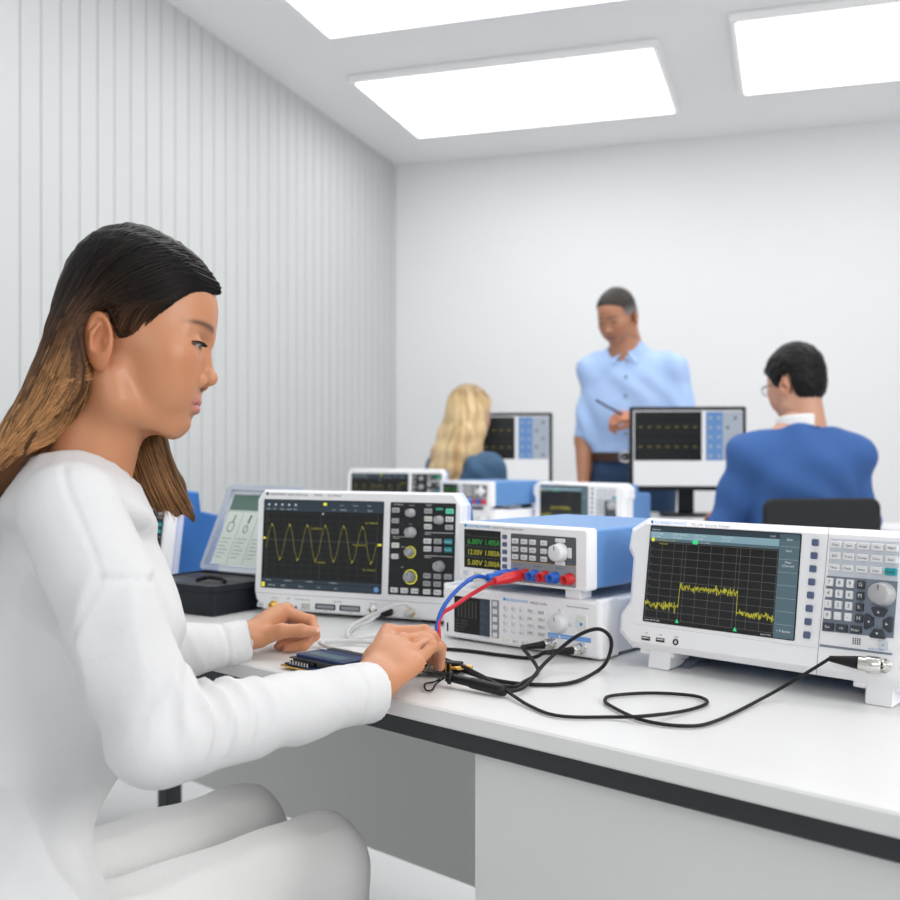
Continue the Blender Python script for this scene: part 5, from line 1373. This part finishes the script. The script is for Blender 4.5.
def seated_man():
    O = np.array((1.12, 3.37, 0)); SK = (.58, .31, .21)
    t = thing('person', 'seated man with black hair in a blue sweater seen from behind', 'person', tuple(O)); 
    HO, YAW = np.array((1.128, 3.38, 1.247)), R(118)
    V, Fq, C = head(.004, SK, neck=((-.012, 0, -.04), (-.030, 0, -.15)), nr=.053); parts = [(place(V, HO, YAW, R(4))-O, Fq, C)]
    tz = R(98); f = np.array((math.cos(tz), math.sin(tz), 0)); l = np.array((-f[1], f[0], 0)); rt = np.stack([f, l, (0, 0, 1)], 1)
    c = np.array((1.120, 3.36, 0)); nb = c+(0.0, .0, 1.105)
    SL, SR = c+(-.160, .0, 1.018), c+(.160, .0, 1.018)
    EL, ER = c+(-.222, .05, .80), c+(.210, .05, .80); WL, WR = EL+f*.21-l*.09+(0, 0, .012), ER+f*.21+l*.09+(0, 0, .012)
    def torso(S, e):
        S.ell(c+(0, .0, .92), (.112+e, .160+e, .19), .06, 'u', rt); S.ell(c+f*-.005+(0, 0, .68), (.115+e, .160+e, .20), .06, 'u', rt); S.ell(c+(0, 0, .53), (.125+e, .175+e, .11), .05, 'u', rt)
        S.cap(SR, SL, .050+e, .050+e, .05); S.cap(nb, nb+(0, 0, -.10), .060+e, .090+e, .05)
        for j_ in (SR, SL): S.cap(nb+(0, 0, -.025), j_, .045+e, .052+e, .05)
    B = SDF((.66, 3.10, .0), (1.56, 4.10, 1.20), .0085); torso(B, 0); B.cap(HO+(0, 0, -.05), nb+(0, 0, -.05), .052, .056, .02)
    for s_, e_, w_ in ((SL, EL, WL), (SR, ER, WR)): B.chain([s_, e_, w_], [.055, .044, .029], .02)
    LG = []
    for s in (-1, 1):
        hj = c+l*s*.095+(0, 0, .51); kn = hj+f*.42+l*s*.03+(0, 0, .01); an = kn+(0, 0, -.42); LG.append((hj, kn, an)); B.chain([hj, kn, an], [.085, .06, .042], .03)
        B.cap(an+(0, 0, -.04), an+f*.15+(0, 0, -.05), .035, .028, .02)
    V, Fq = B.mesh(2); parts.append((V-O, Fq, np.tile(SK, (len(V), 1))))
    for W, sd in ((WL, 1), (WR, -1)):
        H = SDF(W-.16, W+.18, .0032); simple_hand(H, W, f+np.array((0, 0, -.05)), (0, 0, 1.), curl=.35, side=sd); V, Fq = H.mesh(2); parts.append((V-O, Fq, np.tile(SK, (len(V), 1))))
    make_obj('body', parts, SKINM, t)
    S = SDF((.66, 3.10, .50), (1.56, 3.82, 1.20), .0065); torso(S, .016)
    for s_, e_, w_ in ((SL, EL, WL), (SR, ER, WR)):
        S.chain([s_, e_, w_], [.066, .058, .042], .02); S.cut(w_, w_-e_, w_-.09, w_+.09)
    S.cut((0, 0, .515), (0, 0, -1)); S.cut(nb+(0, 0, .004), np.array((0, 0, 1.))+f*.20, nb-.14, nb+.16); S.cap(nb+(0, 0, -.03), nb+(0, 0, .06), .068, .076, .004, 's')
    V, Fq = S.mesh(2); V = V+vnormals(V, Fq)*(.009*vnoise(V*np.array((12, 12, 8)))+.006*np.sin(V[:, 0]*28+V[:, 2]*36+3*vnoise(V*6)))[:, None]
    make_obj('sweater', [(V-O, Fq, None)], cloth('sweater_blue', (.038, .115, .34)), t)
    S = SDF(nb-.13, nb+.14, .004); S.cap(nb+(0, 0, -.05), HO+(0, 0, -.065), .080, .074, .004); S.cut(nb+(0, 0, .042), np.array((0, 0, 1.))+f*.15)
    V, Fq = S.mesh(2); make_obj('collar', [(V-O, Fq, None)], cloth('collar_white', (.8, .8, .8)), t, 'white shirt collar')
    S = SDF((.74, 3.1, .05), (1.5, 4.1, .66), .0085); S.ell(c+(0, 0, .53), (.135, .185, .11), .05, 'u', rt)
    for hj, kn, an in LG: S.chain([hj, kn, an], [.095, .072, .056], .03); S.cut(an, (0, 0, -1), an-.12, an+.12)
    V, Fq = S.mesh(2); make_obj('trousers', [(V-O, Fq, None)], cloth('trousers_dark', (.03, .033, .04)), t)
    for hj, kn, an in LG:
        S = SDF(an-.2, an+.28, .007); S.chain([an+(0, 0, -.02), an+f*.04+(0, 0, -.045), an+f*.16+(0, 0, -.050)], [.046, .043, .036], .02); S.cut((0, 0, .004), (0, 0, -1)); S.cut(an+(0, 0, .01), (0, 0, 1)); V, Fq = S.mesh(2); make_obj('shoe', [(V-O, Fq, None)], M['rub'], t)
    hl = [(.132, .062), (.112, .050), (.085, .045), (.060, .020), (.040, -.005), (.020, .000), (.010, .032), (-.022, .036), (-.030, -.020), (-.040, -.062), (-.060, -.085), (-.16, -.09), (-.16, .2), (.16, .2)]
    S = hair_cap(.004, hl, .013); V, Fq = S.mesh(1); V = V+vnormals(V, Fq)*(.003*vnoise(V*120))[:, None]
    make_obj('hair', [(place(V, HO, YAW, R(4))-O, Fq, np.tile((.010, .009, .009), (len(V), 1)))], HAIRM, t, 'short black hair')
    g = thing('glasses', 'thin framed glasses worn by the man in the blue sweater', 'glasses', tuple(HO)); 
    pl = lambda p: tuple(place(np.array([p], float), (0, 0, 0), YAW, R(4))[0])
    for s in (-1, 1):
        mb = MB(); mb.tube([pl((.114, s*.033+.023*math.cos(a), -.004+.017*math.sin(a))) for a in np.linspace(0, 2*math.pi, 20)], .0013, 'rub', 6); r_ = mb.build('rim', g)
        mb = MB(); mb.add([pl((.114, s*.033+.022*math.cos(a), -.004+.016*math.sin(a))) for a in np.linspace(0, 2*math.pi, 19)[:-1]], [tuple(range(18))], 'glassm'); mb.build('lens', r_)
        mb = MB(); mb.tube([pl((.114, s*.056, .002)), pl((.06, s*.078, .004)), pl((.005, s*.080, .006)), pl((-.02, s*.080, -.012))], .0014, 'rub', 6); mb.build('temple', g)
    mb = MB(); mb.tube([pl((.114, -.010, 0)), pl((.117, 0, .002)), pl((.114, .010, 0))], .0013, 'rub', 6); mb.build('bridge', g)

def blonde_woman():
    O = np.array((.06, 4.46, 0)); SK = (.62, .36, .26)
    t = thing('person', 'seated woman with long blonde hair in a denim shirt seen from behind', 'person', tuple(O))
    HO, YAW = np.array((.063, 4.47, 1.180)), R(34)
    V, Fq, C = head(.004, SK, neck=((-.012, 0, -.04), (-.035, 0, -.15)), nr=.05); parts = [(place(V, HO, YAW, R(4))-O, Fq, C)]
    tz = R(48); f = np.array((math.cos(tz), math.sin(tz), 0)); l = np.array((-f[1], f[0], 0)); rt = np.stack([f, l, (0, 0, 1)], 1)
    c = np.array((.063, 4.46, 0)); nb = c+(-.01, .0, 1.035); SL, SR = c+l*.135+(0, 0, .965), c-l*.135+(0, 0, .960)
    EL, ER = SL+l*.04+f*.10+(0, 0, -.22), SR-l*.045+f*.08+(0, 0, -.215); WL, WR = EL+f*.2-l*.05+(0, 0, .02), ER+f*.2+l*.05+(0, 0, .02)
    def torso(S, e):
        S.ell(c+(0, 0, .87), (.098+e, .130+e, .17), .06, 'u', rt); S.ell(c+(0, 0, .66), (.092+e, .118+e, .19), .06, 'u', rt); S.ell(c+(0, 0, .53), (.115+e, .165+e, .11), .05, 'u', rt)
        S.cap(SR, SL, .042+e, .042+e, .05); S.cap(nb, nb+(0, 0, -.08), .052+e, .08+e, .04)
        for j_ in (SR, SL): S.cap(nb+(0, 0, -.02), j_, .038+e, .044+e, .05)
    B = SDF((-.35, 4.12, 0), (.65, 5.12, 1.12), .0085); torso(B, 0); B.cap(HO+(0, 0, -.05), nb+(0, 0, -.05), .05, .054, .02)
    for s_, e_, w_ in ((SL, EL, WL), (SR, ER, WR)): B.chain([s_, e_, w_], [.047, .038, .025], .02)
    LG = []
    for s in (-1, 1):
        hj = c+l*s*.085+(0, 0, .50); kn = hj+f*.40+(0, 0, .01); an = kn+(0, 0, -.41); LG.append((hj, kn, an)); B.chain([hj, kn, an], [.08, .055, .038], .03); B.cap(an+(0, 0, -.04), an+f*.13+(0, 0, -.05), .033, .026, .02)
    V, Fq = B.mesh(2); parts.append((V-O, Fq, np.tile(SK, (len(V), 1))))
    for W, sd in ((WL, 1), (WR, -1)):
        H = SDF(W-.15, W+.17, .0032); simple_hand(H, W, f+np.array((0, 0, -.1)), (0, 0, 1.), curl=.35, side=sd); V, Fq = H.mesh(2); parts.append((V-O, Fq, np.tile(SK, (len(V), 1))))
    make_obj('body', parts, SKINM, t)
    S = SDF((-.3, 4.14, .50), (.6, 5.02, 1.12), .0065); torso(S, .014)
    for s_, e_, w_ in ((SL, EL, WL), (SR, ER, WR)): S.chain([s_, e_, w_], [.054, .048, .036], .015); S.cut(w_, w_-e_, w_-.08, w_+.08)
    S.cut((0, 0, .51), (0, 0, -1)); S.cut(nb+(0, 0, .015), np.array((0, 0, 1.))+f*.4, nb-.13, nb+.15); S.cap(nb+(0, 0, -.03), HO, .055, .062, .004, 's')
    V, Fq = S.mesh(2); V = V+vnormals(V, Fq)*(.008*vnoise(V*np.array((15, 15, 9)))+.005*np.sin(V[:, 0]*40+V[:, 2]*30+3*vnoise(V*8)))[:, None]
    make_obj('shirt', [(V-O, Fq, None)], cloth('denim_shirt', (.060, .130, .225), .4, 300, .2), t)
    S = SDF((-.3, 4.17, .05), (.6, 5.12, .66), .0085); S.ell(c+(0, 0, .53), (.125, .175, .11), .05, 'u', rt)
    for hj, kn, an in LG: S.chain([hj, kn, an], [.09, .066, .05], .03); S.cut(an, (0, 0, -1), an-.12, an+.12)
    V, Fq = S.mesh(2); make_obj('trousers', [(V-O, Fq, None)], cloth('trousers_navy', (.03, .04, .07)), t)
    for hj, kn, an in LG:
        S = SDF(an-.2, an+.26, .007); S.chain([an+(0, 0, -.02), an+f*.04+(0, 0, -.045), an+f*.14+(0, 0, -.050)], [.044, .041, .034], .02); S.cut((0, 0, .004), (0, 0, -1)); S.cut(an+(0, 0, .01), (0, 0, 1)); V, Fq = S.mesh(2); make_obj('shoe', [(V-O, Fq, None)], M['rub'], t)
    def extra(S):
        for y in (-.070, -.042, -.015, .015, .042, .070):
            S.chain([(-.02, y*.8, .0), (-.040, y*.95, -.08), (-.070, y, -.16), (-.085, y*1.02, -.23), (-.09, y, -.285)], [.035, .036, .032, .026, .014], .03)
        for s in (-1, 1): S.chain([(.03, s*.070, .02), (.022, s*.080, -.06), (.0, s*.088, -.14), (-.02, s*.085, -.20)], [.022, .026, .026, .014], .03)
    hl = [(.15, .075), (.118, .070), (.085, .050), (.070, .0), (.062, -.07), (.040, -.15), (.02, -.30), (-.16, -.31), (-.16, .2), (.16, .2)]
    S = hair_cap(.004, hl, .012, extra); V, Fq = S.mesh(2)
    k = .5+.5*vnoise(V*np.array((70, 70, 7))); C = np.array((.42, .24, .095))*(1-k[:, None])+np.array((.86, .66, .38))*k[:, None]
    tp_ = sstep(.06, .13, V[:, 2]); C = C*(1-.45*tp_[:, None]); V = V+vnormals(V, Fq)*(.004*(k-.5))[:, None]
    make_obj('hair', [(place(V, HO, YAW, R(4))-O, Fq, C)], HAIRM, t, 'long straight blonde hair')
M['_shirt2'] = M.get('_shirt2') or cloth('shirt_collar_blue', (.40, .56, .86))
standing_man(); seated_man(); blonde_woman()

# ------------------------------------------------------------------ lights and camera
def added_lamp_panel(x, y, rz, label):  # panels added and sized to whiten the ceiling and soften the light
    t = thing('added_ceiling_light', label, 'ceiling light', (x, y, 2.8), (0, 0, R(rz)), 'added ceiling lights')
    mb = MB(); mb.box(-.72, .72, -.47, .47, -.035, -.001, 'ceil', .004); mb.build('frame', t)
    mb = MB(); mb.box(-.69, .69, -.44, .44, -.040, -.0355, 'lamp'); mb.build('diffuser', t)
for x, y, s in ((.35, 5.15, 'long white added ceiling light nearest the far corner'), (.02, 3.75, 'added ceiling light above the blonde woman'), (1.95, 4.45, 'added ceiling light beyond the seated man near the right end of the far wall'), (1.55, 3.05, 'added ceiling light above the seated man'), (-.5, 2.3, 'added ceiling light above the black kit box'), (1.1, 1.6, 'added ceiling light above the large spectrum analyser')):
    added_lamp_panel(x, y, -18, s)
def area(name, loc, target, sx, sy, e, col=(1, 1, 1)):
    d = bpy.data.lights.new(name, 'AREA'); d.shape = 'RECTANGLE'; d.size = sx; d.size_y = sy; d.energy = e; d.color = col
    o = bpy.data.objects.new(name, d); COL.objects.link(o); o.location = loc
    o.rotation_euler = (Vector(target)-Vector(loc)).to_track_quat('-Z', 'Y').to_euler(); o.visible_camera = True
    return o
area('daylight_and_added_fill', (2.9, -.7, 2.35), (-.2, 1.5, .85), 2.0, 1.6, 66, (1., .99, .97))  # key for daylight from unseen windows; no opening is built
area('daylight_and_added_fill', (-.9, -2.1, 2.2), (.3, 1.6, .85), 2.4, 1.4, 20, (.97, .99, 1.))  # added fill from behind left to brighten the instrument fronts, not a window
w = bpy.data.worlds.new('daylight'); SC.world = w; w.use_nodes = True
nt = w.node_tree; bg = nt.nodes['Background']
bg.inputs['Color'].default_value = (.97, .985, 1., 1); bg.inputs['Strength'].default_value = .40

cam = bpy.data.cameras.new('camera'); co = bpy.data.objects.new('camera', cam); COL.objects.link(co)
co.location = (0, 0, 1.04); co.rotation_euler = (R(90), 0, 0)
cam.sensor_width = 36; cam.lens = 42; cam.clip_start = .05
cam.dof.use_dof = True; cam.dof.focus_distance = 1.32; cam.dof.aperture_fstop = 5.4
SC.camera = co
SC.view_settings.view_transform = 'Standard'; SC.view_settings.look = 'None'
SC.view_settings.gamma = 1; SC.view_settings.use_curve_mapping = False
SC.view_settings.exposure = 0.27
SC.cycles.max_bounces = 8; SC.cycles.sample_clamp_indirect = 6
